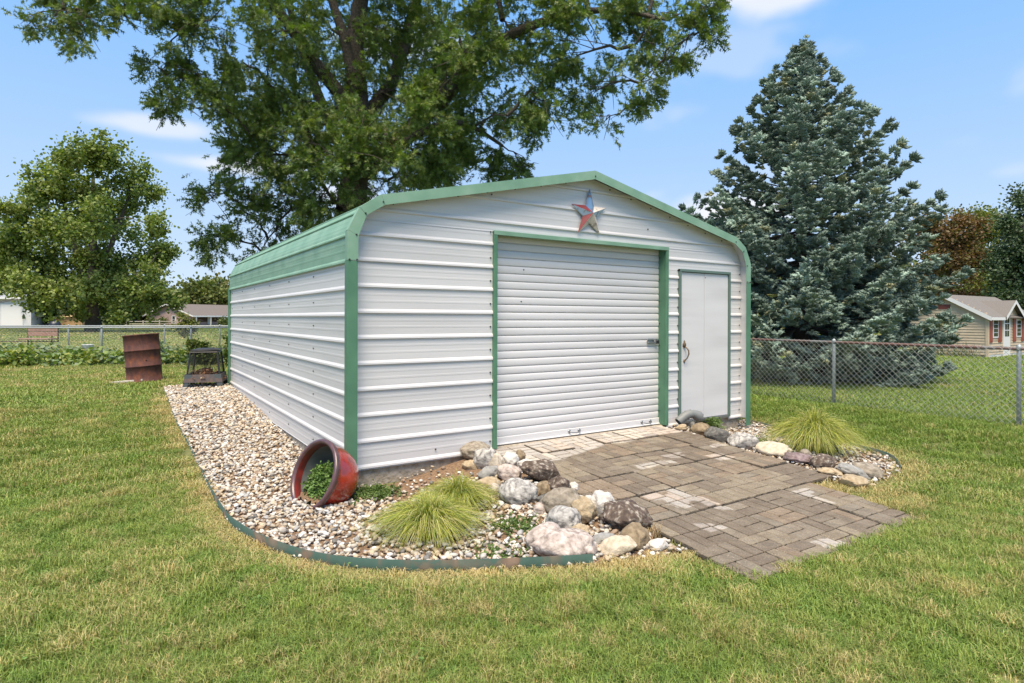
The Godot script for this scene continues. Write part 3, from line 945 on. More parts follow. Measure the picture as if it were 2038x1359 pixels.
# ---------------------------------------------------------------- planter and ornamental grass
func make_planter():
	# a glazed bowl lying on its side, its mouth turned towards the lawn
	var a := deg_to_rad(YAW)
	var fw := Vector3(sin(a), 0, -cos(a))
	var rt := Vector3(cos(a), 0, sin(a))
	var mouth := (-rt * 0.60 + Vector3.UP * 0.36 - fw * 0.71).normalized()
	var side := mouth.cross(Vector3.UP).normalized()
	var p := thing("planter_bowl", "red glazed planter bowl tipped on its side on the gravel", "planter", Vector3(-0.45, 0.238, 0.24))
	p.basis = Basis(side, mouth, side.cross(mouth))
	var glaze := grained(noise_tex(61, 0.01, [[0.0, 0.10, 0.012, 0.01], [0.35, 0.30, 0.022, 0.012], [0.65, 0.47, 0.04, 0.018], [1.0, 0.52, 0.07, 0.03]], 256, 4), 1.6, 0.22)
	glaze.clearcoat_enabled = true
	glaze.clearcoat = 0.9
	glaze.clearcoat_roughness = 0.08
	var rim_m := grained(noise_tex(62, 0.02, [[0.0, 0.045, 0.022, 0.025], [0.5, 0.085, 0.04, 0.042], [1.0, 0.14, 0.06, 0.06]], 256, 4), 2.0, 0.3)
	rim_m.clearcoat_enabled = true
	rim_m.clearcoat = 0.5
	var inside := grained(noise_tex(63, 0.02, [[0.0, 0.10, 0.105, 0.105], [0.6, 0.14, 0.15, 0.145], [1.0, 0.19, 0.20, 0.19]], 256, 4), 1.5, 0.45)
	var band := grained(noise_tex(64, 0.015, [[0.0, 0.05, 0.012, 0.012], [0.5, 0.17, 0.015, 0.014], [1.0, 0.24, 0.025, 0.018]], 256, 4), 1.8, 0.25)
	band.clearcoat_enabled = true
	band.clearcoat = 0.8
	var b := MB.new(true)
	b.lathe([[0.27, -0.045], [0.262, -0.06], [0.262, -0.085], [0.262, -0.13], [0.252, -0.19], [0.225, -0.26], [0.185, -0.315], [0.15, -0.34], [0.14, -0.352], [0.0, -0.352]], 56)
	part("bowl", b.done(), glaze, p)
	b = MB.new(true)
	b.lathe([[0.27, -0.045], [0.287, -0.035], [0.293, -0.012], [0.287, 0.004], [0.272, 0.008], [0.258, 0.003], [0.252, -0.012]], 56)
	part("rim", b.done(), rim_m, p)
	b = MB.new(true)
	b.lathe([[0.252, -0.012], [0.247, -0.045], [0.247, -0.07]], 56)
	part("inner_band", b.done(), band, p)
	b = MB.new(true)
	b.lathe([[0.247, -0.07], [0.247, -0.13], [0.238, -0.19], [0.21, -0.26], [0.17, -0.31], [0.0, -0.33]], 56)
	part("inner_wall", b.done(), inside, p)
	# spilled soil: fills the lower half of the bowl
	b = MB.new(true)
	var inv := p.transform.affine_inverse()
	var up_l := (inv.basis * Vector3.UP).normalized()
	for i in 14:
		for j in 20:
			var q := []
			for e in [[i, j], [i + 1, j], [i + 1, j + 1], [i, j + 1]]:
				var depth: float = -0.02 - 0.27 * e[0] / 14.0
				var r: float = lerpf(0.244, 0.19, e[0] / 14.0)
				var lateral: float = (e[1] / 20.0 - 0.5) * 2.0
				var down := Vector3(-up_l.x, 0, -up_l.z).normalized()
				var sidew := Vector3.UP.cross(down)
				var low: float = 0.20 - 0.20 * e[0] / 14.0 + 0.012 * sin(e[0] * 2.1 + e[1] * 1.3)
				var wide := sqrt(maxf(r * r - low * low, 0.0))
				q.append(down * low + sidew * wide * lateral + Vector3(0, depth, 0))
			b.quad(q[0], q[1], q[2], q[3])
	part("soil", b.done(), mats.soil, p)

	var rng := RandomNumberGenerator.new()
	rng.seed = 15
	var plant := thing("creeping_plant", "small-leaved green plant growing out of the tipped red bowl", "plant", p.position)
	var bl := leaflet_mesh(4, 0.016, 0.03)
	var where := []
	var tint := []
	for i in 1150:
		var lp := Vector3(rng.randf_range(-1, 1), 0, rng.randf_range(-1, 1))
		if lp.length() > 1.0: continue
		var down := Vector3(-up_l.x, 0, -up_l.z).normalized()
		var o := down * 0.07 + Vector3(lp.x, 0, lp.z) * 0.175 + Vector3(0, -0.13 + rng.randf_range(-0.05, 0.1) * (1.0 - lp.length() * 0.5), 0)
		var w: Vector3 = p.basis * o + Vector3(0, rng.randf_range(-0.03, 0.05) * (1.0 - lp.length()), 0)
		where.append(Transform3D(rand_basis(rng).scaled(Vector3.ONE * rng.randf_range(0.7, 1.2)), w))
		var v := rng.randf_range(0.75, 1.3)
		tint.append(Color(0.14 * v, 0.24 * v, 0.06 * v))
	strewn("leaves", bl, leafy(0.55, lin(0.5, 0.6, 0.15)), where, tint, plant)
	var sm := MB.new(true)
	for i in 26:
		var down := Vector3(-up_l.x, 0, -up_l.z).normalized()
		var foot: Vector3 = p.basis * (down * 0.19 + Vector3(rng.randf_range(-0.1, 0.1), -0.16 + rng.randf_range(-0.05, 0.08), rng.randf_range(-0.1, 0.1)))
		var head: Vector3 = p.basis * (down * 0.02 + Vector3(rng.randf_range(-0.12, 0.12), -0.08, rng.randf_range(-0.12, 0.12)))
		sm.tube([foot, (foot + head) * 0.5 + Vector3(0, 0.01, 0), head], [0.003, 0.0025, 0.0015], 4)
	part("stems", sm.done(), plain(0.12, 0.10, 0.045), plant)

	# weeds creeping in the gravel
	for wd in [[0.03, 0.30, 0.17, 500, "low green weed creeping in gravel behind the red bowl", 0.05], [0.62, 1.62, 0.17, 300, "mossy green weed in the gravel beside the pink rock", 0.02], [4.25, 0.92, 0.22, 300, "green weed patch between the gravel and the cream boulder", 0.03], [4.62, 0.12, 0.1, 260, "small bushy weed against the concrete below the garage post", 0.16], [0.25, 1.95, 0.2, 160, "sparse green weed in gravel in front of the ornamental grass", 0.02]]:
		var y0 := bed_height(wd[0], wd[1])
		var wt := thing("weed", wd[4], "weed", Vector3(wd[0], y0, wd[1]), "weeds in the gravel beds")
		var ws := []
		var wc := []
		for i in wd[3]:
			var o := Vector3(rng.randfn() * wd[2] * 0.5, 0, rng.randfn() * wd[2] * 0.5)
			o.y = 0.012 + rng.randf() * wd[5]
			ws.append(Transform3D(rand_basis(rng).scaled(Vector3.ONE * rng.randf_range(0.6, 1.1)), o))
			var v := rng.randf_range(0.7, 1.2)
			wc.append(Color(0.13 * v, 0.20 * v, 0.05 * v))
		strewn("leaves", bl, leafy(0.6, lin(0.5, 0.6, 0.15)), ws, wc, wt)

func rand_basis(rng: RandomNumberGenerator) -> Basis:
	return Basis(Vector3(rng.randfn(), rng.randfn(), rng.randfn()).normalized(), rng.randf() * TAU)

func leaflet_mesh(n: int, size: float, spread: float) -> ArrayMesh:
	var rng := RandomNumberGenerator.new()
	rng.seed = 3
	var b := MB.new()
	for i in n:
		var v := rng.randf_range(0.8, 1.25)
		b.col(Color(v, v, v))
		var o := Vector3(rng.randfn(), rng.randfn() * 0.4, rng.randfn()) * spread * 0.5
		var bs := Basis(Vector3.UP, rng.randf() * TAU) * Basis(Vector3.RIGHT, rng.randf_range(-0.5, 0.5))
		var pts := []
		for e in [[0, 0], [0.55, 0.45], [0.5, 1.0], [0, 1.4], [-0.5, 1.0], [-0.55, 0.45]]: pts.append(o + bs * Vector3(e[0] * size, absf(e[0]) * size * 0.3, e[1] * size))
		for k in range(1, 5): b.tri(pts[0], pts[k], pts[k + 1])
	return b.done()

func make_grass_clumps():
	var rng := RandomNumberGenerator.new()
	rng.seed = 23
	var m := leafy(0.55, lin(0.6, 0.6, 0.15))
	for c in [[0.04, 1.36, 0.46, 0.35, 2300, "broad yellow-green ornamental grass arching over the gravel near the edging"], [0.44, 1.02, 0.38, 0.33, 1600, "ornamental grass mound between the garage wall and the rock pile"], [4.68, 1.42, 0.56, 0.60, 3400, "tall yellow-green ornamental grass mound beside the small door bed rocks"]]:
		var t := thing("ornamental_grass", c[5], "grass clump", Vector3(c[0], bed_height(c[0], c[1]), c[1]), "ornamental grasses")
		var b := MB.new()
		for i in c[4]:
			var ang := rng.randf() * TAU
			var out := pow(rng.randf(), 0.6)
			var dir := Vector3(cos(ang), 0, sin(ang))
			var foot: Vector3 = dir * out * c[2] * 0.30 + Vector3(rng.randfn() * 0.02, 0, rng.randfn() * 0.02)
			var reach: float = c[2] * (0.12 + 0.72 * out) * rng.randf_range(0.75, 1.2)
			var high: float = c[3] * (1.12 - 0.35 * out) * rng.randf_range(0.7, 1.15)
			var tw := rng.randfn() * 0.35
			var dir2 := dir.rotated(Vector3.UP, tw)
			var w := rng.randf_range(0.0018, 0.0032) * (1.4 if c[2] > 0.5 else 1.0)
			var dry := rng.randf()
			var v := rng.randf_range(0.8, 1.2)
			b.col(Color(0.40 * v, 0.42 * v, 0.065 * v) if dry < 0.5 else (Color(0.19 * v, 0.26 * v, 0.05 * v) if dry < 0.8 else Color(0.54 * v, 0.49 * v, 0.22 * v)))
			var sd := dir2.cross(Vector3.UP).rotated(dir2, rng.randfn() * 0.5) * w
			var prev: Vector3 = foot
			for s in range(1, 6):
				var u := s / 5.0
				var drop := 1.55 * u - 0.85 * u * u - 0.55 * pow(u, 3.0) * out
				var pt: Vector3 = foot + dir2 * reach * (0.25 * u + 0.75 * u * u) + Vector3(0, maxf(high * drop / 0.95, 0.012), 0)
				var w0 := 1.0 - 0.75 * (s - 1) / 5.0
				var w1 := 1.0 - 0.75 * s / 5.0
				if s < 5: b.quad(prev - sd * w0, prev + sd * w0, pt + sd * w1, pt - sd * w1)
				else: b.tri(prev - sd * w0, prev + sd * w0, pt)
				prev = pt
		part("blades", b.done(), m, t)
	# straw caught between the rocks
	var tuft := tuft_mesh(24, 0.09, 0.05, 0.0022, 8, 0.9)
	for s in [[0.80, 1.12, "wisp of dry straw draped over the light grey boulder"], [1.3, 2.22, "tuft of dry straw behind the rounded brown boulder"], [0.98, 2.24, "dry straw tuft between the flat grey-green stone and brown boulder"]]:
		var y := bed_height(s[0], s[1])
		var t := thing("straw_tuft", s[2], "dry grass", Vector3(s[0], y, s[1]), "dry straw among the rocks")
		var ws := []
		var wc := []
		for i in 9:
			ws.append(Transform3D(Basis(Vector3.UP, rng.randf() * TAU) * Basis(Vector3.RIGHT, rng.randf_range(-0.4, 0.4)), Vector3(rng.randfn() * 0.04, 0.0, rng.randfn() * 0.04)))
			var v := rng.randf_range(0.8, 1.2)
			wc.append(Color(0.46 * v, 0.34 * v, 0.18 * v))
		strewn("blades", tuft, leafy(0.7), ws, wc, t)

# ---------------------------------------------------------------- barrel and fire pit
func make_barrel():
	var rust := grained(noise_tex(71, 0.012, [[0.0, 0.045, 0.02, 0.02], [0.4, 0.085, 0.034, 0.028], [0.65, 0.115, 0.042, 0.028], [0.82, 0.19, 0.06, 0.025], [1.0, 0.26, 0.10, 0.04]], 512, 6), 1.1, 0.85, false, noise_tex(72, 0.06, [], 256, 4, 3.0), 0.4)
	rust.uv1_scale = Vector3(1.3, 0.6, 1.3)
	var t := thing("oil_barrel", "rusty brown steel oil barrel leaning on the lawn", "barrel", Vector3(-1.33, 0.30, -7.85))
	t.basis = Basis(Vector3(0.55, 0, 0.83).normalized(), 0.0) * Basis(Vector3.BACK.rotated(Vector3.UP, -deg_to_rad(YAW)), 0.09)
	var prof := [[0.285, 0.0], [0.298, 0.006], [0.298, 0.02], [0.287, 0.028]]
	for k in 2:
		var y := 0.30 + 0.29 * k
		prof.append_array([[0.287, y - 0.018], [0.303, y - 0.005], [0.303, y + 0.005], [0.287, y + 0.018]])
	prof.append_array([[0.287, 0.855], [0.298, 0.862], [0.298, 0.876], [0.288, 0.882]])
	var b := MB.new(true)
	b.lathe(prof, 48)
	part("shell", b.done(), rust, t)
	b = MB.new(true)
	b.lathe([[0.288, 0.882], [0.282, 0.876], [0.281, 0.03], [0.0, 0.03]], 48)
	part("inner_shell", b.done(), rust, t)
	b = MB.new(true)
	b.lathe([[0.012, 0.0], [0.012, 0.004], [0.0, 0.004]], 10, Transform3D(Basis(Vector3.RIGHT, PI / 2), Vector3(0.04, 0.40, 0.284)))
	part("bung_hole", b.done(), plain(0.01, 0.008, 0.007), t)
	b = MB.new()
	b.bbox(Vector3.ZERO, Vector3(0.62, 0.035, 0.12), 0.004, Basis(Vector3.UP, -0.45) * Basis(Vector3.BACK, 0.1))
	var o := part("white_board", b.done(), grained(noise_tex(73, 0.03, [[0.0, 0.35, 0.31, 0.25], [1.0, 0.62, 0.60, 0.56]], 128, 4), 2.0), self, Transform3D(Basis(), Vector3(-1.63, 0.335, -7.75)))
	tag(o, "weathered white board sticking out from under the rusty barrel", "board")

func make_fire_pit():
	var t := thing("fire_pit", "square black steel fire pit with mesh sides on the gravel corner", "fire pit", Vector3(-0.48, 0.305, -6.42))
	t.basis = Basis(Vector3.UP, -0.28)
	var dark := plain(0.025, 0.026, 0.028, 0.55)
	var tray_m := grained(noise_tex(75, 0.02, [[0.0, 0.045, 0.05, 0.055], [0.5, 0.075, 0.06, 0.058], [1.0, 0.15, 0.075, 0.05]], 256, 5), 2.0, 0.7)
	var leg_m := plain(0.05, 0.065, 0.07, 0.6)
	var b := MB.new()
	var o0 := 0.30
	var o1 := 0.27
	for k in 4:
		var bs := Basis(Vector3.UP, k * PI / 2)
		b.quadc(bs * Vector3(-o0, 0.10, o0), bs * Vector3(o0, 0.10, o0), bs * Vector3(o1, 0.23, o1), bs * Vector3(-o1, 0.23, o1), Vector3(0, 0.15, 0))
		b.quadc(bs * Vector3(-o0 + 0.02, 0.10, o0 - 0.02), bs * Vector3(o0 - 0.02, 0.10, o0 - 0.02), bs * Vector3(o1 - 0.02, 0.23, o1 - 0.02), bs * Vector3(-o1 + 0.02, 0.23, o1 - 0.02), Vector3(0, 0.15, 2))
		b.quad(bs * Vector3(-o1, 0.23, o1), bs * Vector3(o1, 0.23, o1), bs * Vector3(o1 - 0.02, 0.23, o1 - 0.02), bs * Vector3(-o1 + 0.02, 0.23, o1 - 0.02))
	b.box(Vector3(0, 0.12, 0), Vector3(0.56, 0.01, 0.56))
	part("tray", b.done(), tray_m, t)
	for k in 4:
		var bs := Basis(Vector3.UP, k * PI / 2)
		b = MB.new()
		for e in [[Vector3(o0 + 0.006, 0.0, o0 + 0.006), Vector3(-1, 0, 0)], [Vector3(o0 + 0.006, 0.0, o0 + 0.006), Vector3(0, 0, -1)]]:
			var p: Vector3 = e[0]
			var d: Vector3 = e[1]
			var tp := Vector3(o1 + 0.006, 0.235, o1 + 0.006)
			b.quad(bs * p, bs * (p + d * 0.06), bs * (tp + d * 0.11), bs * tp)
			b.quad(bs * (p * 0.975), bs * (p * 0.975 + d * 0.06), bs * (tp * Vector3(0.975, 1, 0.975) + d * 0.11), bs * (tp * Vector3(0.975, 1, 0.975)))
		part("leg", b.done(), leg_m, t)
		b = MB.new()
		b.tube([bs * Vector3(0.245, 0.23, 0.245), bs * Vector3(0.205, 0.60, 0.205)], [0.016, 0.014], 4)
		part("upright", b.done(), dark, t)
		b = MB.new()
		b.tube([bs * Vector3(-0.21, 0.60, 0.21), bs * Vector3(0.21, 0.60, 0.21)], [0.012, 0.012], 4)
		part("top_rail", b.done(), dark, t)
		b = MB.new()
		for i in 21:   # woven spark screen
			var u := i / 20.0 * 2.0 - 1.0
			b.tube([bs * Vector3(0.235 * u, 0.23, 0.238), bs * Vector3(0.2 * u, 0.60, 0.203)], [0.0008, 0.0008], 3, false)
			var y := 0.23 + 0.37 * i / 20.0
			var hw := lerpf(0.238, 0.203, i / 20.0)
			b.tube([bs * Vector3(-hw, y, hw), bs * Vector3(hw, y, hw)], [0.0008, 0.0008], 3, false)
		part("spark_screen", b.done(), dark, t)
	b = MB.new(true)
	b.lathe([[0.30, 0.63], [0.30, 0.636], [0.22, 0.655], [0.12, 0.664], [0.0, 0.667]], 4, Transform3D(Basis(Vector3.UP, PI / 4), Vector3(0.0, 0.0, 0.0)))
	part("lid", b.done(), dark, t)
	var rng := RandomNumberGenerator.new()
	rng.seed = 6
	var pile := thing("dry_leaves", "heap of dry brown leaves and sticks inside the fire pit", "leaves", t.position + Vector3(0, 0.13, 0))
	var ws := []
	var wc := []
	for i in 320:
		var q := Vector2(rng.randfn(), rng.randfn()) * 0.10
		if absf(q.x) > 0.24 or absf(q.y) > 0.24: continue
		ws.append(Transform3D(rand_basis(rng).scaled(Vector3.ONE * rng.randf_range(0.8, 1.7)), Vector3(q.x, rng.randf() * (0.20 - q.length() * 0.5), q.y)))
		var v := rng.randf_range(0.6, 1.3)
		wc.append(Color(0.20 * v, 0.10 * v, 0.05 * v) if rng.randf() < 0.8 else Color(0.45 * v, 0.36 * v, 0.24 * v))
	strewn("leaves", leaflet_mesh(4, 0.022, 0.04), leafy(0.8), ws, wc, pile)

# ---------------------------------------------------------------- fences
func wire_fence(called: String, label: String, a: Vector3, b: Vector3, high: float, posts: Array, rail_m: Material, post_m: Material, wire_m: Material, pitch: float, wire: float, group: String) -> Node3D:
	var t := thing(called, label, "fence", Vector3.ZERO, group)
	var d := b - a
	d.y = 0
	var run := d.length()
	d /= run
	var at := func(u: float, y: float) -> Vector3:
		var p := a + d * u
		return Vector3(p.x, lerpf(a.y, b.y, u / run) + y, p.z)
	for u in posts:
		var mb := MB.new(true)
		mb.tube([at.call(u, -0.1), at.call(u, high + 0.01), at.call(u, high + 0.03)], [0.025, 0.025, 0.014], 12)
		var po := part("post", mb.done(), post_m, t)
		mb = MB.new(true)
		mb.tube([at.call(u, high - 0.02), at.call(u, high + 0.03), at.call(u, high + 0.055)], [0.030, 0.030, 0.010], 12)
		part("cap", mb.done(), post_m, po)
	var rb := MB.new(true)
	rb.tube([at.call(0, high), at.call(run, high)], [0.021, 0.021], 10)
	part("top_rail", rb.done(), rail_m, t)
	var side := Vector3(d.z, 0, -d.x) * 0.034
	var w := MB.new()
	var n := ceili((run + high) / pitch)
	for s in [-1, 1]:
		for i in n:
			var u0 := i * pitch
			var p0: Vector2
			var p1: Vector2
			if s > 0:
				p0 = Vector2(u0 - high, 0.03)
				p1 = Vector2(u0, high + 0.03)
			else:
				p0 = Vector2(u0, 0.03)
				p1 = Vector2(u0 - high, high + 0.03)
			if p0.x < 0: p0 = p0.lerp(p1, -p0.x / (p1.x - p0.x))
			if p1.x < 0: p1 = p1.lerp(p0, -p1.x / (p0.x - p1.x))
			if p0.x > run: p0 = p0.lerp(p1, (p0.x - run) / (p0.x - p1.x))
			if p1.x > run: p1 = p1.lerp(p0, (p1.x - run) / (p1.x - p0.x))
			w.tube([at.call(p0.x, p0.y) + side, at.call(p1.x, p1.y) + side * (1.0 + 0.1 * s)], [wire, wire], 3, false)
	part("chain_link_mesh", w.done(), wire_m, t)
	return t

func make_fences():
	var zinc := plain(0.33, 0.36, 0.36, 0.5, 0.35)
	var zinc_wire := plain(0.50, 0.50, 0.47, 0.5, 0.1)
	var old_rail := grained(noise_tex(81, 0.006, [[0.0, 0.10, 0.045, 0.035], [0.5, 0.15, 0.08, 0.065], [0.56, 0.17, 0.17, 0.165], [1.0, 0.22, 0.23, 0.23]], 256, 4), 0.35, 0.7, true)
	wire_fence("chain_link_fence", "chain-link fence with rusty top rail in front of the blue spruce", Vector3(7.62, 0.17, 6.9), Vector3(7.33, 0.18, -7.5), 0.97, [0.0, 2.27, 4.53, 6.80, 9.07, 11.34, 13.6], old_rail, zinc, zinc_wire, 0.0815, 0.0026, "chain-link fences")
	wire_fence("chain_link_fence", "chain-link fence behind the vegetable plants across the back lawn", Vector3(-9.4, 0.3, -16.3), Vector3(6.0, 0.3, -10.9), 0.92, [0.2, 2.6, 5.2, 7.74, 9.85, 11.6, 13.7, 15.8], zinc, zinc, zinc_wire, 0.0815, 0.0018, "chain-link fences")
	wire_fence("chain_link_fence", "second chain-link fence beyond the vegetable plot", Vector3(-10.0, 0.3, -21.5), Vector3(9.0, 0.3, -14.4), 0.9, [1.0, 4.2, 7.4, 10.2, 11.9, 13.1, 15.0, 18.0], zinc, zinc, zinc_wire, 0.0815, 0.0015, "chain-link fences")

# ---------------------------------------------------------------- trees
func oak_spray(sd: int, leaves: int, size: float, length: float) -> ArrayMesh:
	# a twig with lobed leaves, each a spine with two pairs of side lobes
	var rng := RandomNumberGenerator.new()
	rng.seed = sd
	var b := MB.new()
	b.col(Color(0.55, 0.45, 0.35))
	b.tri(Vector3(-0.004, 0, 0), Vector3(0.004, 0, 0), Vector3(0, 0, length))
	b.tri(Vector3(0, -0.004, 0), Vector3(0, 0.004, 0), Vector3(0, 0, length))
	for i in leaves:
		var u := 0.25 + 0.8 * i / leaves
		var v := rng.randf_range(0.72, 1.3)
		b.col(Color(v * rng.randf_range(0.9, 1.15), v, v * rng.randf_range(0.8, 1.1)))
		var bs := Basis(Vector3.BACK, rng.randf() * TAU) * Basis(Vector3.RIGHT, rng.randf_range(-1.2, -0.2)) * Basis(Vector3.BACK, rng.randfn() * 0.5)
		var o := Vector3(0, 0, length * u)
		var s := size * rng.randf_range(0.75, 1.2)
		var p := func(x: float, z: float, y := 0.0) -> Vector3: return o + bs * Vector3(x * s, y * s, z * s)
		b.quad(p.call(0, 0.0), p.call(0.13, 0.55), p.call(0, 1.25, -0.12), p.call(-0.13, 0.55))
		for w in [-1, 1]:
			b.tri(p.call(w * 0.03, 0.30), p.call(w * 0.48, 0.55, 0.08), p.call(w * 0.08, 0.52))
			b.tri(p.call(w * 0.05, 0.60), p.call(w * 0.50, 0.98, 0.06), p.call(w * 0.06, 0.86))
	return b.done()

func broad_spray(sd: int, leaves: int, size: float, spread: float) -> ArrayMesh:
	var rng := RandomNumberGenerator.new()
	rng.seed = sd
	var b := MB.new()
	for i in leaves:
		var v := rng.randf_range(0.7, 1.3)
		b.col(Color(v * rng.randf_range(0.9, 1.2), v, v))
		var o := Vector3(rng.randfn(), rng.randfn() * 0.6, rng.randfn()) * spread * 0.5
		var bs := rand_basis(rng)
		var s := size * rng.randf_range(0.7, 1.25)
		var pts := []
		for e in [[0, 0], [0.5, 0.3], [0.42, 0.8], [0, 1.15], [-0.42, 0.8], [-0.5, 0.3]]: pts.append(o + bs * Vector3(e[0] * s, absf(e[0]) * s * 0.25, e[1] * s))
		for k in range(1, 5): b.tri(pts[0], pts[k], pts[k + 1])
	return b.done()

func fill_blobs(blobs: Array, per: float, rng: RandomNumberGenerator, tones: Array, smin: float, smax: float, hang: float) -> Array:
	var where := []
	var tint := []
	for bl in blobs:
		var c := Vector3(bl[0], bl[1], bl[2])
		var r: float = bl[3]
		var n := int(per * pow(r, 1.55)) + 6
		# clumps inside the lobe, so that gaps open between them
		var clumps := []
		for k in maxi(3, int(7.0 * r)):
			var q := Vector3(rng.randfn(), rng.randfn() * 0.8, rng.randfn()).normalized() * pow(rng.randf(), 0.45) * r
			clumps.append([c + q, r * rng.randf_range(0.16, 0.42)])
		for i in n:
			var cl: Array = clumps[rng.randi_range(0, clumps.size() - 1)]
			var q: Vector3 = Vector3(rng.randfn(), rng.randfn() * 0.75, rng.randfn()) * cl[1] * 0.62
			var out: Vector3 = (cl[0] + q - c).normalized()
			var dir := (out + Vector3(rng.randfn(), rng.randfn() - hang, rng.randfn()) * 0.7).normalized()
			var side := dir.cross(Vector3.UP if absf(dir.y) < 0.95 else Vector3.RIGHT).normalized()
			var bs := Basis(side, dir.cross(side), dir) * Basis(Vector3.BACK, rng.randf() * TAU)
			where.append(Transform3D(bs.scaled(Vector3.ONE * rng.randf_range(smin, smax)), cl[0] + q))
			var t: Array = tones[rng.randi_range(0, tones.size() - 1)]
			var v := rng.randf_range(0.8, 1.2)
			tint.append(Color(t[0] * v, t[1] * v, t[2] * v))
	return [where, tint]

const OAK_BLOBS := [[3.43,5.72,-8.05,0.49],[4.24,6.29,-7.64,0.51],[4.73,7.09,-7.2,0.46],[2.3,5.29,-8.55,0.51],[2.79,5.89,-8.11,0.62],[2.72,4.97,-8.4,0.48],[2.34,4.38,-8.88,0.58],[3.61,5.03,-8.05,0.64],[3.87,6.13,-7.65,0.69],[4.61,5.18,-8.12,0.67],[1.75,5.89,-9.03,0.69],[4.82,7.65,-6.78,0.74],[5.8,6.2,-6.62,0.58],[0.87,5.78,-10.09,0.47],[-2.94,7.85,-10.55,0.57],[-2.37,7.54,-10.18,0.44],[-3.27,7.62,-10.77,0.23],[-1.64,7.98,-9.7,0.52],[-0.91,8.17,-9.82,0.65],[-1.45,7.9,-10.17,0.37],[-0.09,7.9,-9.28,0.87],[-0.68,7.63,-9.67,0.37],[-0.21,6.91,-9.96,0.74],[-0.82,6.29,-10.36,0.36],[-0.3,6.18,-10.02,0.38],[0.29,6.35,-10.23,0.54],[-0.94,7.02,-10.44,0.29],[0.63,7.46,-10.01,0.93],[1.41,8.17,-9.5,1.05],[1.58,6.84,-9.98,1.06],[1.49,5.64,-10.64,0.9],[1.07,5.2,-10.91,0.57],[2.06,5.27,-10.26,1.0],[1.98,4.3,-10.92,0.97],[1.17,4.1,-11.45,0.75],[0.22,4.47,-10.87,0.43],[-0.17,4.41,-11.13,0.22],[0.39,3.51,-11.36,0.57],[-0.02,3.49,-11.63,0.28],[1.33,3.2,-11.34,0.59],[2.34,4.3,-9.48,0.66],[2.68,8.65,-9.86,1.25],[2.58,6.65,-9.92,1.12],[2.2,5.14,-8.98,0.75],[3.91,8.89,-9.65,1.29],[4.13,7.34,-9.51,1.16],[3.17,5.61,-8.34,0.77],[4.36,5.78,-8.76,1.0],[4.21,5.13,-10.05,0.75],[4.98,8.66,-8.35,1.25],[5.19,7.28,-8.21,1.0],[4.99,6.03,-8.35,0.94],[6.02,6.44,-8.27,1.03],[6.11,5.54,-8.81,0.75],[6.78,5.78,-8.37,0.59],[7.0,5.39,-7.63,0.31],[5.77,7.7,-7.24,1.09],[5.97,8.66,-7.11,0.97],[6.48,8.19,-6.17,1.05],[6.29,6.9,-6.3,0.91],[6.98,6.25,-6.44,0.58],[6.85,7.39,-5.33,0.88],[7.18,6.6,-5.12,0.56],[7.37,5.93,-4.99,0.29],[7.03,8.18,-5.21,0.9],[7.52,7.39,-4.29,0.71],[7.63,6.58,-4.22,0.46],[7.73,6.04,-4.16,0.24],[7.79,8.04,-4.12,0.76],[8.04,7.84,-3.36,0.5],[7.78,7.11,-3.53,0.38],[8.54,7.36,-3.03,0.23],[8.32,7.46,-3.18,0.25],[8.43,8.0,-3.1,0.27],[2.82,7.22,-13.35,2.1],[5.72,9.14,-12.65,2.38],[7.71,8.67,-11.34,1.9],[4.4,10.71,-13.52,2.53],[1.23,7.79,-13.8,1.02],[3.33,4.53,-13.02,1.2],[6.82,6.47,-11.33,0.93],[5.96,5.89,-11.29,0.75],[-2.71,8.97,-10.76,0.96],[-1.18,9.52,-10.0,1.19],[0.54,9.95,-9.47,1.46],[2.52,10.71,-9.36,1.69],[4.55,11.16,-8.63,1.75],[6.16,10.72,-6.98,1.57],[7.42,10.05,-5.32,1.38],[8.15,9.24,-3.88,0.97],[1.62,13.39,-10.55,2.12],[3.89,14.57,-9.66,2.45],[6.06,13.94,-8.24,2.2],[-0.11,12.27,-11.09,1.57],[7.69,12.67,-6.58,1.62],[3.89,17.42,-9.67,2.2]]
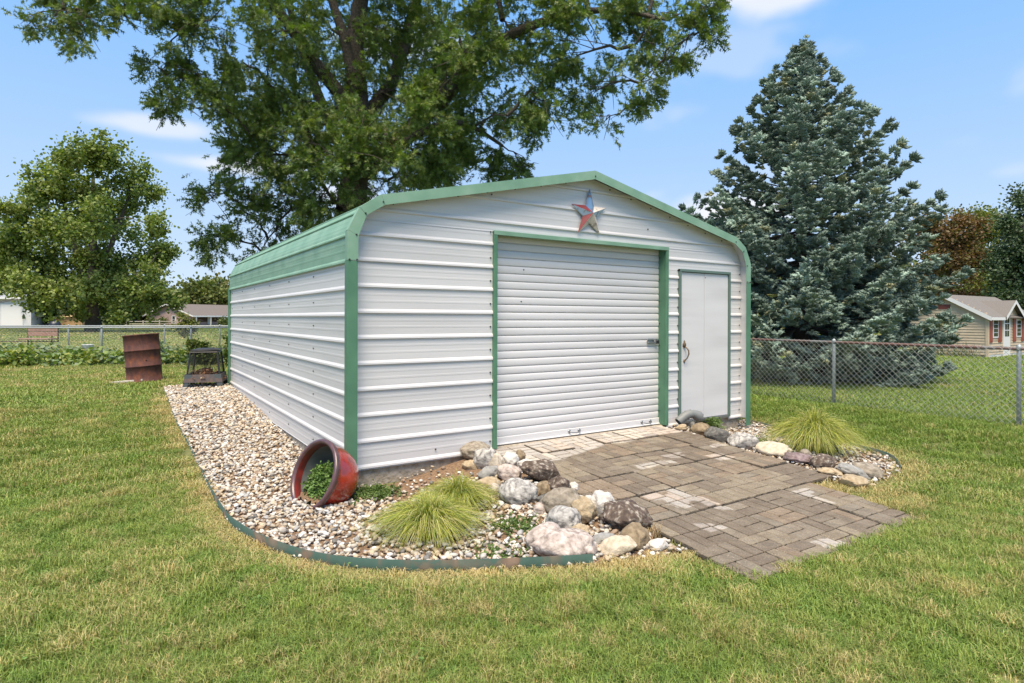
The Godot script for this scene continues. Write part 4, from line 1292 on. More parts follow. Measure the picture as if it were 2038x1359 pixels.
const OAK_LIMBS := [
[[3.3,0.25,-10.05,0.62],[3.3,0.7,-10.05,0.5],[3.3,1.14,-10.05,0.465],[3.28,2.95,-10.07,0.426],[3.27,4.37,-10.07,0.388],[3.36,5.4,-10.01,0.323],[3.39,7.02,-9.99,0.284],[3.32,8.37,-10.04,0.233],[3.45,9.66,-9.95,0.194],[3.63,11.99,-9.83,0.129],[3.73,15.09,-9.77,0.065]],
[[3.35,6.5,-10.02,0.181],[3.13,6.98,-10.04,0.18],[2.37,7.77,-10.06,0.163],[1.72,8.62,-10.13,0.135],[1.22,9.19,-10.22,0.109],[0.33,9.91,-10.2,0.07],[-0.89,9.1,-10.05,0.044],[-2.25,8.12,-10.22,0.032]],
[[3.3,5.3,-10.12,0.169],[2.87,6.86,-10.93,0.147],[2.53,8.14,-11.39,0.121],[2.27,9.26,-11.68,0.095],[1.86,10.45,-11.59,0.067]],
[[3.32,4.95,-10.03,0.181],[3.58,5.25,-9.27,0.163],[3.89,5.58,-8.59,0.134],[4.31,5.94,-8.07,0.084],[5.21,6.22,-7.72,0.061],[6.46,5.9,-7.86,0.038]],
[[3.4,5.2,-10.1,0.224],[4.46,6.28,-9.29,0.207],[4.98,6.97,-8.35,0.2],[5.51,7.66,-7.64,0.171],[5.97,8.18,-7.11,0.133],[6.58,8.42,-6.11,0.093],[7.25,8.35,-4.95,0.067],[7.93,7.79,-3.67,0.032]],
[[3.45,6.5,-10.2,0.173],[4.38,7.78,-10.3,0.177],[4.74,8.82,-10.3,0.151],[5.08,10.2,-10.08,0.124],[5.64,11.93,-9.11,0.08]],
[[3.35,6.75,-9.9,0.153],[3.06,8.3,-9.85,0.127],[2.68,9.4,-9.86,0.1],[2.2,11.14,-9.93,0.062]]]

func limb_points(l: Array) -> Array:
	# a smoothed, slightly crooked run of points and radii
	var pts := []
	var rad := []
	for i in l.size() - 1:
		var p := []
		for k in [maxi(i - 1, 0), i, i + 1, mini(i + 2, l.size() - 1)]: p.append(Vector3(l[k][0], l[k][1], l[k][2]))
		for t in 4:
			pts.append(p[1].cubic_interpolate(p[2], p[0], p[3], t / 4.0))
			rad.append(lerpf(l[i][3], l[i + 1][3], t / 4.0))
	pts.append(Vector3(l[-1][0], l[-1][1], l[-1][2]))
	rad.append(l[-1][3])
	return [pts, rad]

func boughs(b: MB, blobs: Array, spine: Array, rng: RandomNumberGenerator, r0: float, twigs: int):
	# a branch from the nearest limb to each foliage lobe, with twigs
	# nearest lobes first, so that the farther ones grow on from their branches
	var order := blobs.duplicate()
	var reach := func(q: Array) -> float:
		var nearest := 1e9
		for s in spine: nearest = minf(nearest, s.distance_to(Vector3(q[0], q[1], q[2])))
		return nearest
	var keyed := order.map(func(q): return [reach.call(q), q])
	keyed.sort_custom(func(p, q): return p[0] < q[0])
	var grown := spine.duplicate()
	for entry in keyed:
		var bl: Array = entry[1]
		var c := Vector3(bl[0], bl[1], bl[2])
		var best := Vector3.ZERO
		var dist := 1e9
		for s in grown:
			var dd: float = s.distance_to(c) + maxf(0.0, s.y - c.y) * 0.6
			if dd < dist:
				dist = dd
				best = s
		var mid := best.lerp(c, 0.5) + Vector3(rng.randfn() * 0.09 * dist, 0.14 * dist, rng.randfn() * 0.09 * dist)
		var pts := []
		var rad := []
		for k in 6:
			var t := k / 5.0
			pts.append(best.lerp(mid, t).lerp(mid.lerp(c, t), t))
			rad.append(r0 * bl[3] * (1.0 - 0.75 * t) + 0.006)
		for k in range(1, 5): pts[k] += Vector3(rng.randfn(), rng.randfn(), rng.randfn()) * 0.035 * dist
		b.tube(pts, rad, 5, false)
		grown.append_array(pts.slice(3))
		for k in twigs:
			var st: Vector3 = pts[rng.randi_range(2, 5)]
			var en: Vector3 = c + Vector3(rng.randfn(), rng.randfn() * 0.7 - 0.2, rng.randfn()) * bl[3] * 0.7
			b.tube([st, st.lerp(en, 0.5) + Vector3(rng.randfn() * 0.12, 0.1 + rng.randfn() * 0.1, rng.randfn() * 0.12) * bl[3], en], [0.014 * r0 / 0.045, 0.009 * r0 / 0.045, 0.004 * r0 / 0.045], 3, false)

func make_oak():
	var t := thing("oak_tree", "large spreading oak tree rising behind the garage", "tree", Vector3(3.3, 0.3, -10.05))
	var sh := -t.position
	var bark := grained(noise_tex(91, 0.03, [[0.0, 0.03, 0.026, 0.022], [0.5, 0.075, 0.062, 0.05], [1.0, 0.15, 0.13, 0.11]], 512, 5), 0.9, 0.95, true, noise_tex(92, 0.05, [], 512, 5, 10.0), 1.2)
	bark.uv1_scale = Vector3(1.6, 0.5, 1.6)
	var rng := RandomNumberGenerator.new()
	rng.seed = 4
	var spine := []
	for i in OAK_LIMBS.size():
		var lp := limb_points(OAK_LIMBS[i])
		var b := MB.new(true)
		b.tube(lp[0].map(func(p): return p + sh), lp[1], 14 if i == 0 else 9, i == 0)
		spine.append_array(lp[0].slice(10 if i == 0 else 3))
		if i == 0:   # collar of a lost limb
			b.tube([Vector3(2.98, 4.12, -9.88) + sh, Vector3(2.86, 4.16, -9.72) + sh, Vector3(2.83, 4.17, -9.68) + sh], [0.2, 0.15, 0.1], 10, false)
		part("trunk" if i == 0 else "limb", b.done(), bark, t)
	var b2 := MB.new(true)
	boughs(b2, OAK_BLOBS.map(func(q): return [q[0] + sh.x, q[1] + sh.y, q[2] + sh.z, q[3]]), spine.map(func(p): return p + sh), rng, 0.045, 5)
	part("branches", b2.done(), bark, t)
	var res := fill_blobs(OAK_BLOBS.map(func(q): return [q[0] + sh.x, q[1] + sh.y, q[2] + sh.z, q[3]]), 215.0, rng, [[0.16, 0.235, 0.05], [0.205, 0.275, 0.06], [0.12, 0.19, 0.045], [0.29, 0.35, 0.12], [0.155, 0.235, 0.08]], 0.75, 1.25, 0.35)
	scatter("crown", oak_spray(2, 12, 0.092, 0.28), leafy(0.5, lin(0.6, 0.7, 0.15)), res[0], res[1], t)

func make_spruce():
	var t := thing("blue_spruce", "tall bushy blue spruce standing behind the chain-link fence", "tree", Vector3(11.33, 0.18, -2.76))
	var rng := RandomNumberGenerator.new()
	rng.seed = 8
	var high := 7.85
	var bark := plain(0.07, 0.055, 0.042, 0.95)
	var b := MB.new(true)
	b.tube([Vector3(0, -0.1, 0), Vector3(0, 2, 0), Vector3(0.03, 5, 0), Vector3(0, high - 0.25, 0)], [0.2, 0.15, 0.08, 0.015], 10)
	part("trunk", b.done(), bark, t)
	var spray := spruce_spray()
	var where := []
	var tint := []
	var wood := MB.new(true)
	var lump := FastNoiseLite.new()
	lump.seed = 5
	lump.frequency = 1.0
	var y := 0.36
	while y < high - 0.4:
		var f := y / high
		var n := int(lerpf(13, 6, f))
		for k in n:
			var ang := TAU * (k + rng.randf_range(-0.35, 0.35)) / n + y * 5.0
			var dir := Vector3(cos(ang), 0, sin(ang))
			var len := spruce_reach(high - y) * rng.randf_range(0.82, 1.08) * (1.0 + 0.15 * lump.get_noise_3d(cos(ang) * 1.2, y * 0.45, sin(ang) * 1.2))
			if y < 0.7: len *= 0.92
			var size := lerpf(0.5, 1.0, clampf((high - y) / 2.0, 0.0, 1.0))
			var rise := lerpf(-0.16, 0.80, pow(f, 1.7))
			var y0 := y + rng.randf_range(-0.09, 0.09)
			var curve := func(u: float) -> Vector3: return Vector3(0, y0, 0) + dir * len * u + Vector3(0, len * (rise * u + 0.18 * u * u - 0.10 * sin(u * PI)), 0)
			wood.tube([curve.call(0.0), curve.call(0.35), curve.call(0.7), curve.call(0.97)], [0.012 + 0.01 * len, 0.007 + 0.006 * len, 0.008, 0.004], 4, false)
			var sidev := dir.cross(Vector3.UP)
			var steps := maxi(2, int(len / 0.21))
			for s in range(steps + 1):
				var u := 0.22 + 0.78 * s / steps
				if u < 0.5 and len > 1.3 and rng.randf() < 0.55: continue
				var p: Vector3 = curve.call(u)
				var fw: Vector3 = (curve.call(minf(u + 0.05, 1.05)) - curve.call(u - 0.05)).normalized()
				add_spray(where, tint, p, fw, rng, size)
				var fan := 0.42 * len * (1.05 - u) + 0.06
				for sd in [-1, 1]:
					var m := maxi(1, int(fan / 0.23))
					for q in m:
						var w := (q + rng.randf_range(0.5, 1.0)) / m
						var dd: Vector3 = (fw * 0.75 + sidev * sd * 0.85 + Vector3(0, -0.16, 0)).normalized()
						add_spray(where, tint, p + dd * fan * w + Vector3(0, -0.05 * w, 0), (dd + Vector3(rng.randfn(), rng.randfn(), rng.randfn()) * 0.15).normalized(), rng, size)
		y += lerpf(0.40, 0.22, f)
	for k in 12: add_spray(where, tint, Vector3(rng.randfn() * 0.03, high - 0.12 - 0.05 * k, rng.randfn() * 0.03), Vector3(rng.randfn() * 0.5, 1, rng.randfn() * 0.5).normalized(), rng, 0.55)
	part("branches", wood.done(), bark, t)
	scatter("needles", spray, leafy(0.6), where, tint, t)

func spruce_reach(down: float) -> float:   # how far the boughs reach at a distance below the tip
	var t := [[0.0, 0.03], [0.4, 0.12], [1.0, 0.38], [1.5, 0.66], [2.6, 1.32], [4.4, 2.25], [6.0, 2.8], [7.4, 3.05], [9.0, 3.0]]
	for i in t.size() - 1:
		if down <= t[i + 1][0]: return lerpf(t[i][1], t[i + 1][1], (down - t[i][0]) / (t[i + 1][0] - t[i][0]))
	return 3.0

func add_spray(where: Array, tint: Array, p: Vector3, dir: Vector3, rng: RandomNumberGenerator, size := 1.0):
	var side := dir.cross(Vector3.UP if absf(dir.y) < 0.95 else Vector3.RIGHT).normalized()
	var s := rng.randf_range(0.85, 1.3) * size
	where.append(Transform3D((Basis(side, dir.cross(side), dir) * Basis(Vector3.BACK, rng.randfn() * 0.5)).scaled(Vector3.ONE * s), p))
	var v := rng.randf_range(0.75, 1.2)
	var young := rng.randf()
	tint.append(Color(0.125 * v, 0.18 * v, 0.14 * v) if young < 0.55 else (Color(0.27 * v, 0.36 * v, 0.285 * v) if young < 0.94 else Color(0.24 * v, 0.26 * v, 0.14 * v)))

func spruce_spray() -> ArrayMesh:
	var rng := RandomNumberGenerator.new()
	rng.seed = 12
	var b := MB.new()
	var shoots := [[Vector3.ZERO, Vector3(0, 0, 1), 0.20]]
	for k in 3:
		for sd in [-1, 1]:
			shoots.append([Vector3(0, 0, 0.01 + 0.05 * k), Vector3(sd * 0.85, rng.randf_range(-0.25, 0.2), 0.62).normalized(), 0.15 - 0.022 * k])
	shoots.append([Vector3(0, 0, 0.03), Vector3(0.1, -0.6, 0.7).normalized(), 0.11])
	for s in shoots:
		var d: Vector3 = s[1]
		var l: float = s[2]
		var side := d.cross(Vector3.UP).normalized()
		var up := d.cross(side)
		var v := rng.randf_range(0.85, 1.2)
		b.col(Color(v, v, v))
		var o: Vector3 = s[0]
		for k in 5:
			var a0 := TAU * k / 5
			var a1 := TAU * (k + 1) / 5
			var m := o + d * l * 0.55
			var r0 := (side * cos(a0) + up * sin(a0)) * 0.028
			var r1 := (side * cos(a1) + up * sin(a1)) * 0.028
			b.tric(o, m + r0, m + r1, o + d * l * 0.5)
			b.tric(o + d * l * 0.97, m + r0, m + r1, o + d * l * 0.5)
		for k in 22:
			var a := rng.randf() * TAU
			var rd := side * cos(a) + up * sin(a)
			var q := o + d * l * (0.05 + 0.9 * k / 22.0)
			var tip := q + (rd * 0.8 + d * 0.75).normalized() * 0.034
			var w := rd.cross(d) * 0.0055
			var vv := v * rng.randf_range(0.8, 1.25)
			b.col(Color(vv, vv, vv))
			b.tri(q - w, q + w, tip)
	return b.done()

const SYCAMORE := [[-4.92,15.91,-61.47,1.71],[-3.06,16.41,-61.44,1.93],[-6.98,14.47,-65.21,1.96],[-1.19,15.39,-62.61,2.0],[-4.33,13.59,-65.87,2.9],[0.35,13.58,-63.99,1.77],[-8.39,13.25,-70.92,1.3],[-1.9,11.18,-67.86,3.05],[-6.66,10.8,-72.17,2.84],[0.75,10.08,-57.76,1.17],[-9.64,10.89,-65.76,1.93],[-8.45,8.96,-66.17,2.33],[-10.43,7.66,-68.67,2.14],[-7.14,5.85,-67.71,2.9],[-3.95,6.92,-66.81,2.95],[-0.64,7.03,-65.84,3.0],[2.35,8.4,-65.07,1.02],[1.91,7.22,-66.56,1.24],[-8.27,3.74,-63.66,1.89],[-10.12,4.7,-66.07,1.38],[-5.39,3.61,-64.17,2.24],[-2.27,3.42,-63.32,2.28],[0.55,4.19,-62.67,2.22],[2.03,3.01,-62.89,1.28],[-3.13,2.27,-67.47,1.5],[-12.95,9.61,-75.1,2.29],[-12.91,6.13,-76.27,2.07],[-3.77,10.06,-60.72,2.25]]

func lobed_tree(called: String, label: String, base: Vector3, blobs: Array, limbs: Array, per: float, mesh: Mesh, tones: Array, back: Color, seed_: int, smin := 0.8, smax := 1.3, group := "") -> Node3D:
	var t := thing(called, label, "tree", base, group)
	var rng := RandomNumberGenerator.new()
	rng.seed = seed_
	var local := blobs.map(func(q): return [q[0] - base.x, q[1] - base.y, q[2] - base.z, q[3]])
	if not mats.has("bark"): mats.bark = grained(noise_tex(94, 0.03, [[0.0, 0.04, 0.034, 0.028], [1.0, 0.14, 0.12, 0.10]], 256, 5), 0.6, 0.95, true)
	var b := MB.new(true)
	var spine := []
	for l in limbs:
		var lp := limb_points(l.map(func(q): return [q[0] - base.x, q[1] - base.y, q[2] - base.z, q[3]]))
		b.tube(lp[0], lp[1], 8, false)
		spine.append_array(lp[0].slice(2))
	part("trunk", b.done(), mats.bark, t)
	b = MB.new(true)
	boughs(b, local, spine, rng, 0.05, 3)
	part("branches", b.done(), mats.bark, t)
	var res := fill_blobs(local, per, rng, tones, smin, smax, 0.1)
	if res[0].size() < 700: strewn("crown", mesh, leafy(0.6, back), res[0], res[1], t)
	else: scatter("crown", mesh, leafy(0.6, back), res[0], res[1], t)
	return t

func make_background_trees():
	var big := broad_spray(5, 13, 0.22, 0.75)
	var mid_ := broad_spray(6, 14, 0.13, 0.5)
	var glow := lin(0.6, 0.7, 0.15)
	lobed_tree("sycamore_tree", "big light green leafy tree beyond the back fence", Vector3(-3.7, 0.03, -65.4), SYCAMORE,
		[[[-3.7, 0.0, -65.4, 0.7], [-3.7, 3.0, -65.4, 0.55], [-3.7, 6.8, -65.4, 0.42], [-3.72, 11.6, -65.4, 0.26], [-3.7, 15.5, -65.4, 0.1]], [[-3.7, 3.5, -65.4, 0.35], [-5.1, 8.0, -66.0, 0.25], [-6.0, 12.6, -66.4, 0.1]], [[-3.7, 4.0, -65.4, 0.35], [-2.2, 8.5, -64.6, 0.22], [-0.8, 13.2, -63.5, 0.09]], [[-3.7, 2.8, -65.4, 0.3], [-6.5, 5.0, -67.0, 0.2], [-9.5, 8.0, -68.0, 0.1]], [[-3.7, 2.6, -65.4, 0.3], [-1.0, 4.8, -64.0, 0.18], [1.0, 6.8, -63.5, 0.08]]],
		48.0, big, [[0.20, 0.265, 0.055], [0.25, 0.31, 0.07], [0.15, 0.215, 0.05], [0.30, 0.35, 0.10]], glow, 31)
	lobed_tree("copper_tree", "brown-leaved tree behind the tan shed", Vector3(49.0, -0.2, -14.1), [[48.37, 7.21, -14.59, 1.65], [49.5, 8.13, -13.85, 1.47], [48.74, 5.38, -14.34, 1.65], [50.12, 6.12, -13.44, 1.47], [47.81, 8.31, -14.95, 0.92], [49.36, 3.18, -13.94, 1.28]],
		[[[49.0, -0.3, -14.1, 0.3], [49.0, 3.0, -14.1, 0.22], [49.2, 7.5, -14.0, 0.06]]], 110.0, mid_, [[0.24, 0.14, 0.07], [0.30, 0.18, 0.09], [0.17, 0.125, 0.055], [0.20, 0.18, 0.06]], glow, 32)
	lobed_tree("maple_tree", "yellow-green tree rising behind the shed roof", Vector3(56.0, -0.2, -14.3), [[56.17, 8.14, -14.26, 1.6], [57.17, 9.15, -13.6, 1.28], [55.68, 5.34, -14.58, 2.0], [57.02, 4.95, -13.7, 2.0], [55.18, 3.34, -14.91, 1.6], [56.86, 2.95, -13.81, 1.6], [55.33, 9.0, -14.81, 1.2]],
		[[[56.0, -0.3, -14.3, 0.3], [56.0, 3.0, -14.3, 0.22], [56.4, 8.0, -14.0, 0.06]], [[56.0, 2.6, -14.3, 0.2], [57.0, 7.0, -13.6, 0.06]]], 100.0, mid_, [[0.20, 0.24, 0.05], [0.25, 0.28, 0.065], [0.15, 0.20, 0.045]], glow, 33)
	lobed_tree("dark_tree", "dark green tree standing past the end of the tan shed", Vector3(48.9, -0.2, -9.3), [[48.33, 7.71, -9.83, 1.33], [48.75, 5.71, -9.56, 1.83], [48.47, 4.04, -9.74, 1.83], [48.06, 2.71, -10.01, 1.33], [49.72, 6.05, -8.92, 2.33], [50.01, 3.72, -8.73, 2.33], [49.3, 9.0, -9.2, 1.3]],
		[[[48.9, -0.3, -9.3, 0.35], [48.9, 3.0, -9.3, 0.25], [49.0, 8.0, -9.3, 0.06]]], 110.0, mid_, [[0.08, 0.13, 0.055], [0.10, 0.155, 0.065], [0.065, 0.11, 0.05]], lin(0.3, 0.4, 0.1), 34)
	# the wood that closes the view, far behind: single trees along its front, one mass behind them
	var rng := RandomNumberGenerator.new()
	rng.seed = 55
	var far := broad_spray(7, 14, 0.62, 1.7)
	var wood := Node3D.new()
	wood.name = "distant_woods"
	add_child(wood)
	tag(wood, "distant band of mixed green woods behind the houses", "woods", "", "stuff")
	var blobs := []
	for spec in [[-70.0, -150.0, 75.0, -185.0, 60, 9.5], [95.0, -60.0, 170.0, 40.0, 40, 9.0], [110.0, -60.0, 90.0, -180.0, 26, 10.0]]:
		for i in spec[4]:
			var u: float = (i + rng.randf()) / spec[4]
			var x: float = lerpf(spec[0], spec[2], u) + rng.randfn() * 2.0
			var z: float = lerpf(spec[1], spec[3], u) + rng.randfn() * 4.0
			var hh: float = spec[5] * rng.randf_range(0.75, 1.2)
			for k in 4:
				blobs.append([x + rng.randfn() * 2.2, hh * (0.2 + 0.22 * k), z + rng.randfn() * 1.5, 2.6 - 0.25 * k])
	var res := fill_blobs(blobs, 8.0, rng, [[0.13, 0.17, 0.05], [0.17, 0.20, 0.055], [0.09, 0.13, 0.045], [0.21, 0.21, 0.06]], 0.8, 1.4, 0.0)
	scatter("foliage", far, leafy(0.7, lin(0.4, 0.5, 0.12)), res[0], res[1], wood)
	# trees one can tell apart
	var fronts := [[14.0, -137.0, 8.5, "tall green tree behind the pink house chimney"], [24.0, -140.0, 10.0, "rounded olive tree behind the pink house roof"], [-2.5, -128.0, 7.0, "dark spreading tree between the big tree and the pink house"], [-10.5, -101.0, 6.0, "dark green tree at the corner of the white barn"], [-17.0, -118.0, 9.5, "green tree showing over the white barn roof"]]
	var tones := [[[0.16, 0.20, 0.05], [0.20, 0.23, 0.06]], [[0.17, 0.18, 0.045], [0.21, 0.21, 0.06]], [[0.075, 0.12, 0.045], [0.10, 0.145, 0.05]], [[0.07, 0.11, 0.04], [0.09, 0.13, 0.045]], [[0.15, 0.20, 0.05], [0.19, 0.24, 0.065]]]
	for i in fronts.size():
		var f: Array = fronts[i]
		var bl := []
		for k in 9: bl.append([f[0] + rng.randfn() * f[2] * 0.22, f[2] * (0.25 + 0.075 * k), f[1] + rng.randfn() * 1.2, f[2] * 0.2])
		lobed_tree("far_tree", f[3], Vector3(f[0], 0.0, f[1]), bl, [[[f[0], -0.1, f[1], 0.3], [f[0], f[2] * 0.4, f[1], 0.2], [f[0], f[2] * 0.8, f[1], 0.06]]], 30.0, far, tones[i], lin(0.4, 0.5, 0.12), 60 + i, 0.6, 1.1, "trees round the far houses")

# ---------------------------------------------------------------- houses behind
func make_buildings():
	var trim := plain(0.72, 0.72, 0.71, 0.5)
	var glass := plain(0.03, 0.035, 0.04, 0.08)
	var rng := RandomNumberGenerator.new()
	rng.seed = 3
	# tan garden shed
	var s := thing("garden_shed", "tan sided garden shed with white trim, red shutters and small dormer", "shed", Vector3(30.49, -0.22, -5.64))
	var tan_ := grained(noise_tex(95, 0.02, [[0.0, 0.46, 0.37, 0.255], [1.0, 0.58, 0.475, 0.335]], 256, 4), 0.6, 0.7, true)
	var shingle := grained(noise_tex(96, 0.06, [[0.0, 0.10, 0.088, 0.074], [0.5, 0.165, 0.147, 0.126], [1.0, 0.25, 0.226, 0.196]], 256, 5), 1.5, 0.9, true)
	var brick_red := plain(0.30, 0.075, 0.045, 0.6)
	var eave := 1.92
	var ridge := 2.84
	var deep := 3.25
	var wide := 5.6
	var b := MB.new()
	b.span(Vector3(0.03, 0.0, -deep + 0.03), Vector3(wide - 0.03, eave, -0.03))
	var q := [Vector3(0.03, eave, -0.03), Vector3(0.03, eave, -deep + 0.03), Vector3(0.03, ridge - 0.06, -deep * 0.5)]
	b.tri(q[0], q[1], q[2])
	b.tri(q[0] + Vector3(wide - 0.06, 0, 0), q[1] + Vector3(wide - 0.06, 0, 0), q[2] + Vector3(wide - 0.06, 0, 0))
	part("wall", b.done(), tan_, s)
	var lap := 0.125
	for i in 21:
		var y := 0.16 + lap * i
		var z0 := 0.0
		var z1 := -deep
		if y > eave:
			var f := (y - eave) / (ridge - eave)
			z0 = -deep * 0.5 * f - 0.05
			z1 = -deep + deep * 0.5 * f + 0.05
		if z0 - z1 < 0.2: break
		b = MB.new()
		b.quadc(Vector3(-0.03, y, z0), Vector3(-0.03, y, z1), Vector3(-0.001, y + lap, z1), Vector3(-0.001, y + lap, z0), Vector3(1, y, -1))
		b.quadc(Vector3(-0.03, y, z0), Vector3(-0.03, y, z1), Vector3(0.02, y + 0.002, z1), Vector3(0.02, y + 0.002, z0), Vector3(0, y + 1, -1))
		part("siding_board", b.done(), tan_, s)
		if y < eave - lap:
			b = MB.new()
			b.quadc(Vector3(0, y, 0.03), Vector3(wide, y, 0.03), Vector3(wide, y + lap, 0.001), Vector3(0, y + lap, 0.001), Vector3(1, y, -1))
			b.quadc(Vector3(0, y, 0.03), Vector3(wide, y, 0.03), Vector3(wide, y + 0.002, -0.02), Vector3(0, y + 0.002, -0.02), Vector3(1, y + 1, -1))
			part("siding_board", b.done(), tan_, s)
	b = MB.new()
	b.bbox(Vector3(0.0, eave * 0.5, 0.0), Vector3(0.12, eave, 0.12), 0.01)
	part("corner_board", b.done(), tan_, s)
	for sd in [0, 1]:
		var r := MB.new()
		var z_e := 0.22 if sd == 0 else -deep - 0.22
		var y_e := eave - 0.13
		for e in [[0.0, 0.05]]:
			r.prism([Vector2(0, 0), Vector2(1, 0), Vector2(1, 0.05), Vector2(0, 0.05)], 0, 0.001)
		r = MB.new()
		var a := Vector3(-0.2, y_e, z_e)
		var c := Vector3(-0.2, ridge, -deep * 0.5)
		var n := Vector3(0, 0.05, 0)
		var len := Vector3(wide + 0.4, 0, 0)
		var mid := (a + c + len) * 0.5
		r.quadc(a + n, c + n, c + n + len, a + n + len, mid - Vector3(0, 9, 0))
		r.quadc(a, c, c + len, a + len, mid + Vector3(0, 9, 0))
		r.quadc(a, a + n, a + n + len, a + len, mid)
		part("roof", r.done(), shingle, s)
		r = MB.new()
		r.quadc(a + Vector3(-0.012, -0.13, 0), c + Vector3(-0.012, -0.13, 0), c + Vector3(-0.012, 0.055, 0), a + Vector3(-0.012, 0.055, 0), mid)
		r.quadc(a + Vector3(0.02, -0.13, 0), c + Vector3(0.02, -0.13, 0), c + Vector3(-0.012, -0.13, 0), a + Vector3(-0.012, -0.13, 0), mid)
		part("barge_board", r.done(), trim, s)
	b = MB.new()
	b.span(Vector3(-0.2, eave - 0.22, 0.20), Vector3(1.35, eave - 0.09, 0.235))
	b.span(Vector3(3.75, eave - 0.22, 0.20), Vector3(wide + 0.2, eave - 0.09, 0.235))
	part("fascia", b.done(), trim, s)
	b = MB.new()
	b.span(Vector3(-0.04, 2.2, -1.9), Vector3(-0.015, 2.42, -1.42))
	part("vent", b.done(), plain(0.17, 0.045, 0.035, 0.6), s)
	# dormer over the door
	b = MB.new()
	b.quadc(Vector3(1.35, 1.85, 0.26), Vector3(2.5, 2.62, 0.26), Vector3(2.5, 2.62, -1.3), Vector3(1.35, 1.85, -0.2), Vector3(2.5, 1, 0))
	b.quadc(Vector3(3.7, 1.85, 0.26), Vector3(2.5, 2.62, 0.26), Vector3(2.5, 2.62, -1.3), Vector3(3.7, 1.85, -0.2), Vector3(2.5, 1, 0))
	part("dormer_roof", b.done(), shingle, s)
	b = MB.new()
	b.tri(Vector3(1.5, 1.85, 0.05), Vector3(3.55, 1.85, 0.05), Vector3(2.5, 2.55, 0.05))
	part("dormer_face", b.done(), tan_, s)
	b = MB.new()
	for sd in [[1.35, 1.85], [3.7, 1.85]]:
		b.quad(Vector3(sd[0], sd[1] - 0.16, 0.27), Vector3(sd[0], sd[1] + 0.02, 0.27), Vector3(2.5, 2.64, 0.27), Vector3(2.5, 2.46, 0.27))
	part("dormer_trim", b.done(), trim, s)
	# door and windows
	b = MB.new()
	b.bbox(Vector3(2.07, 1.02, 0.035), Vector3(0.78, 1.98, 0.05), 0.008)
	var dr := part("door", b.done(), trim, s)
	for k in 2:
		for j in 3:
			b = MB.new()
			b.span(Vector3(1.82 + 0.27 * k, 0.95 + 0.31 * j, 0.058), Vector3(2.05 + 0.27 * k, 1.22 + 0.31 * j, 0.064))
			part("pane", b.done(), glass, dr)
	for wx in [0.80, 3.57]:
		b = MB.new()
		b.bbox(Vector3(wx, 1.33, 0.03), Vector3(0.62, 0.86, 0.04), 0.006)
		var wn := part("window", b.done(), trim, s)
		for k in 2:
			for j in 4:
				b = MB.new()
				b.span(Vector3(wx - 0.235 + 0.24 * k, 0.97 + 0.185 * j, 0.052), Vector3(wx - 0.01 + 0.24 * k, 1.13 + 0.185 * j, 0.056))
				part("pane", b.done(), glass, wn)
		for sx in [-0.52, 0.52]:
			b = MB.new()
			b.bbox(Vector3(wx + sx, 1.28, 0.035), Vector3(0.36, 1.16, 0.035), 0.006)
			b.bbox(Vector3(wx + sx, 1.56, 0.056), Vector3(0.25, 0.46, 0.012), 0.004)
			b.bbox(Vector3(wx + sx, 1.0, 0.056), Vector3(0.25, 0.46, 0.012), 0.004)
			part("shutter", b.done(), brick_red, s)
	b = MB.new()
	b.span(Vector3(0.0, -0.05, -0.02), Vector3(wide, 0.16, 0.012))
	part("skirt", b.done(), trim, s)
	# weeds along the shed wall
	for i in 6:
		var w := thing("tall_weed", "tall seedy weed growing along the tan shed wall", "weed", Vector3(30.1, -0.2, -6.2 - 0.34 * i), "weeds along the shed wall")
		var mb := MB.new()
		for k in 26:
			mb.col(Color(0.20, 0.17, 0.08) if rng.randf() < 0.4 else Color(0.10, 0.15, 0.04))
			var p := Vector3(rng.randfn() * 0.1, 0, rng.randfn() * 0.16)
			var tip := p + Vector3(rng.randfn() * 0.16, rng.randf_range(0.25, 0.75), rng.randfn() * 0.16)
			var sdv := Vector3(0, 0, 0.012)
			mb.quad(p - sdv, p + sdv, tip + sdv * 0.3, tip - sdv * 0.3)
		part("stems", mb.done(), leafy(0.7), w)

	# low pink ranch house
	var h := thing("ranch_house", "low pink sided house with brown roof and front porch", "house", Vector3(9.5, 0.03, -118.6))
	var away := Vector3(-6.9, 0, -10.9).normalized()   # along the gable wall
	var along := Vector3(10.9, 0, -6.9).normalized()    # along the porch front
	h.basis = Basis(along, Vector3.UP, along.cross(Vector3.UP))
	# in the house: x along the front, -z towards the back of the gable
	var pink := grained(noise_tex(97, 0.02, [[0.0, 0.46, 0.33, 0.30], [1.0, 0.54, 0.40, 0.36]], 128, 3), 0.2, 0.8, true)
	var brown := grained(noise_tex(98, 0.05, [[0.0, 0.11, 0.09, 0.075], [1.0, 0.20, 0.165, 0.14]], 256, 4), 0.3, 0.9, true)
	var gd := 11.6
	var gl := 17.0
	b = MB.new()
	b.span(Vector3(0, 0, -gd), Vector3(gl, 1.95, 0))
	b.tri(Vector3(0, 1.95, 0), Vector3(0, 1.95, -gd), Vector3(0, 3.75, -gd * 0.5))
	b.tri(Vector3(gl, 1.95, 0), Vector3(gl, 1.95, -gd), Vector3(gl, 3.75, -gd * 0.5))
	part("wall", b.done(), pink, h)
	for i in 12:
		b = MB.new()
		b.span(Vector3(-0.03, 0.15 + 0.15 * i, -gd), Vector3(-0.005, 0.28 + 0.15 * i, 0))
		part("siding_board", b.done(), pink, h)
	b = MB.new()
	for sd in [[1.4, 1.72], [-gd - 0.7, 1.72]]:
		b.quadc(Vector3(-0.7, sd[1], sd[0]), Vector3(gl + 0.7, sd[1], sd[0]), Vector3(gl + 0.7, 3.95, -gd * 0.5), Vector3(-0.7, 3.95, -gd * 0.5), Vector3(5, 0, -5))
	part("roof", b.done(), brown, h)
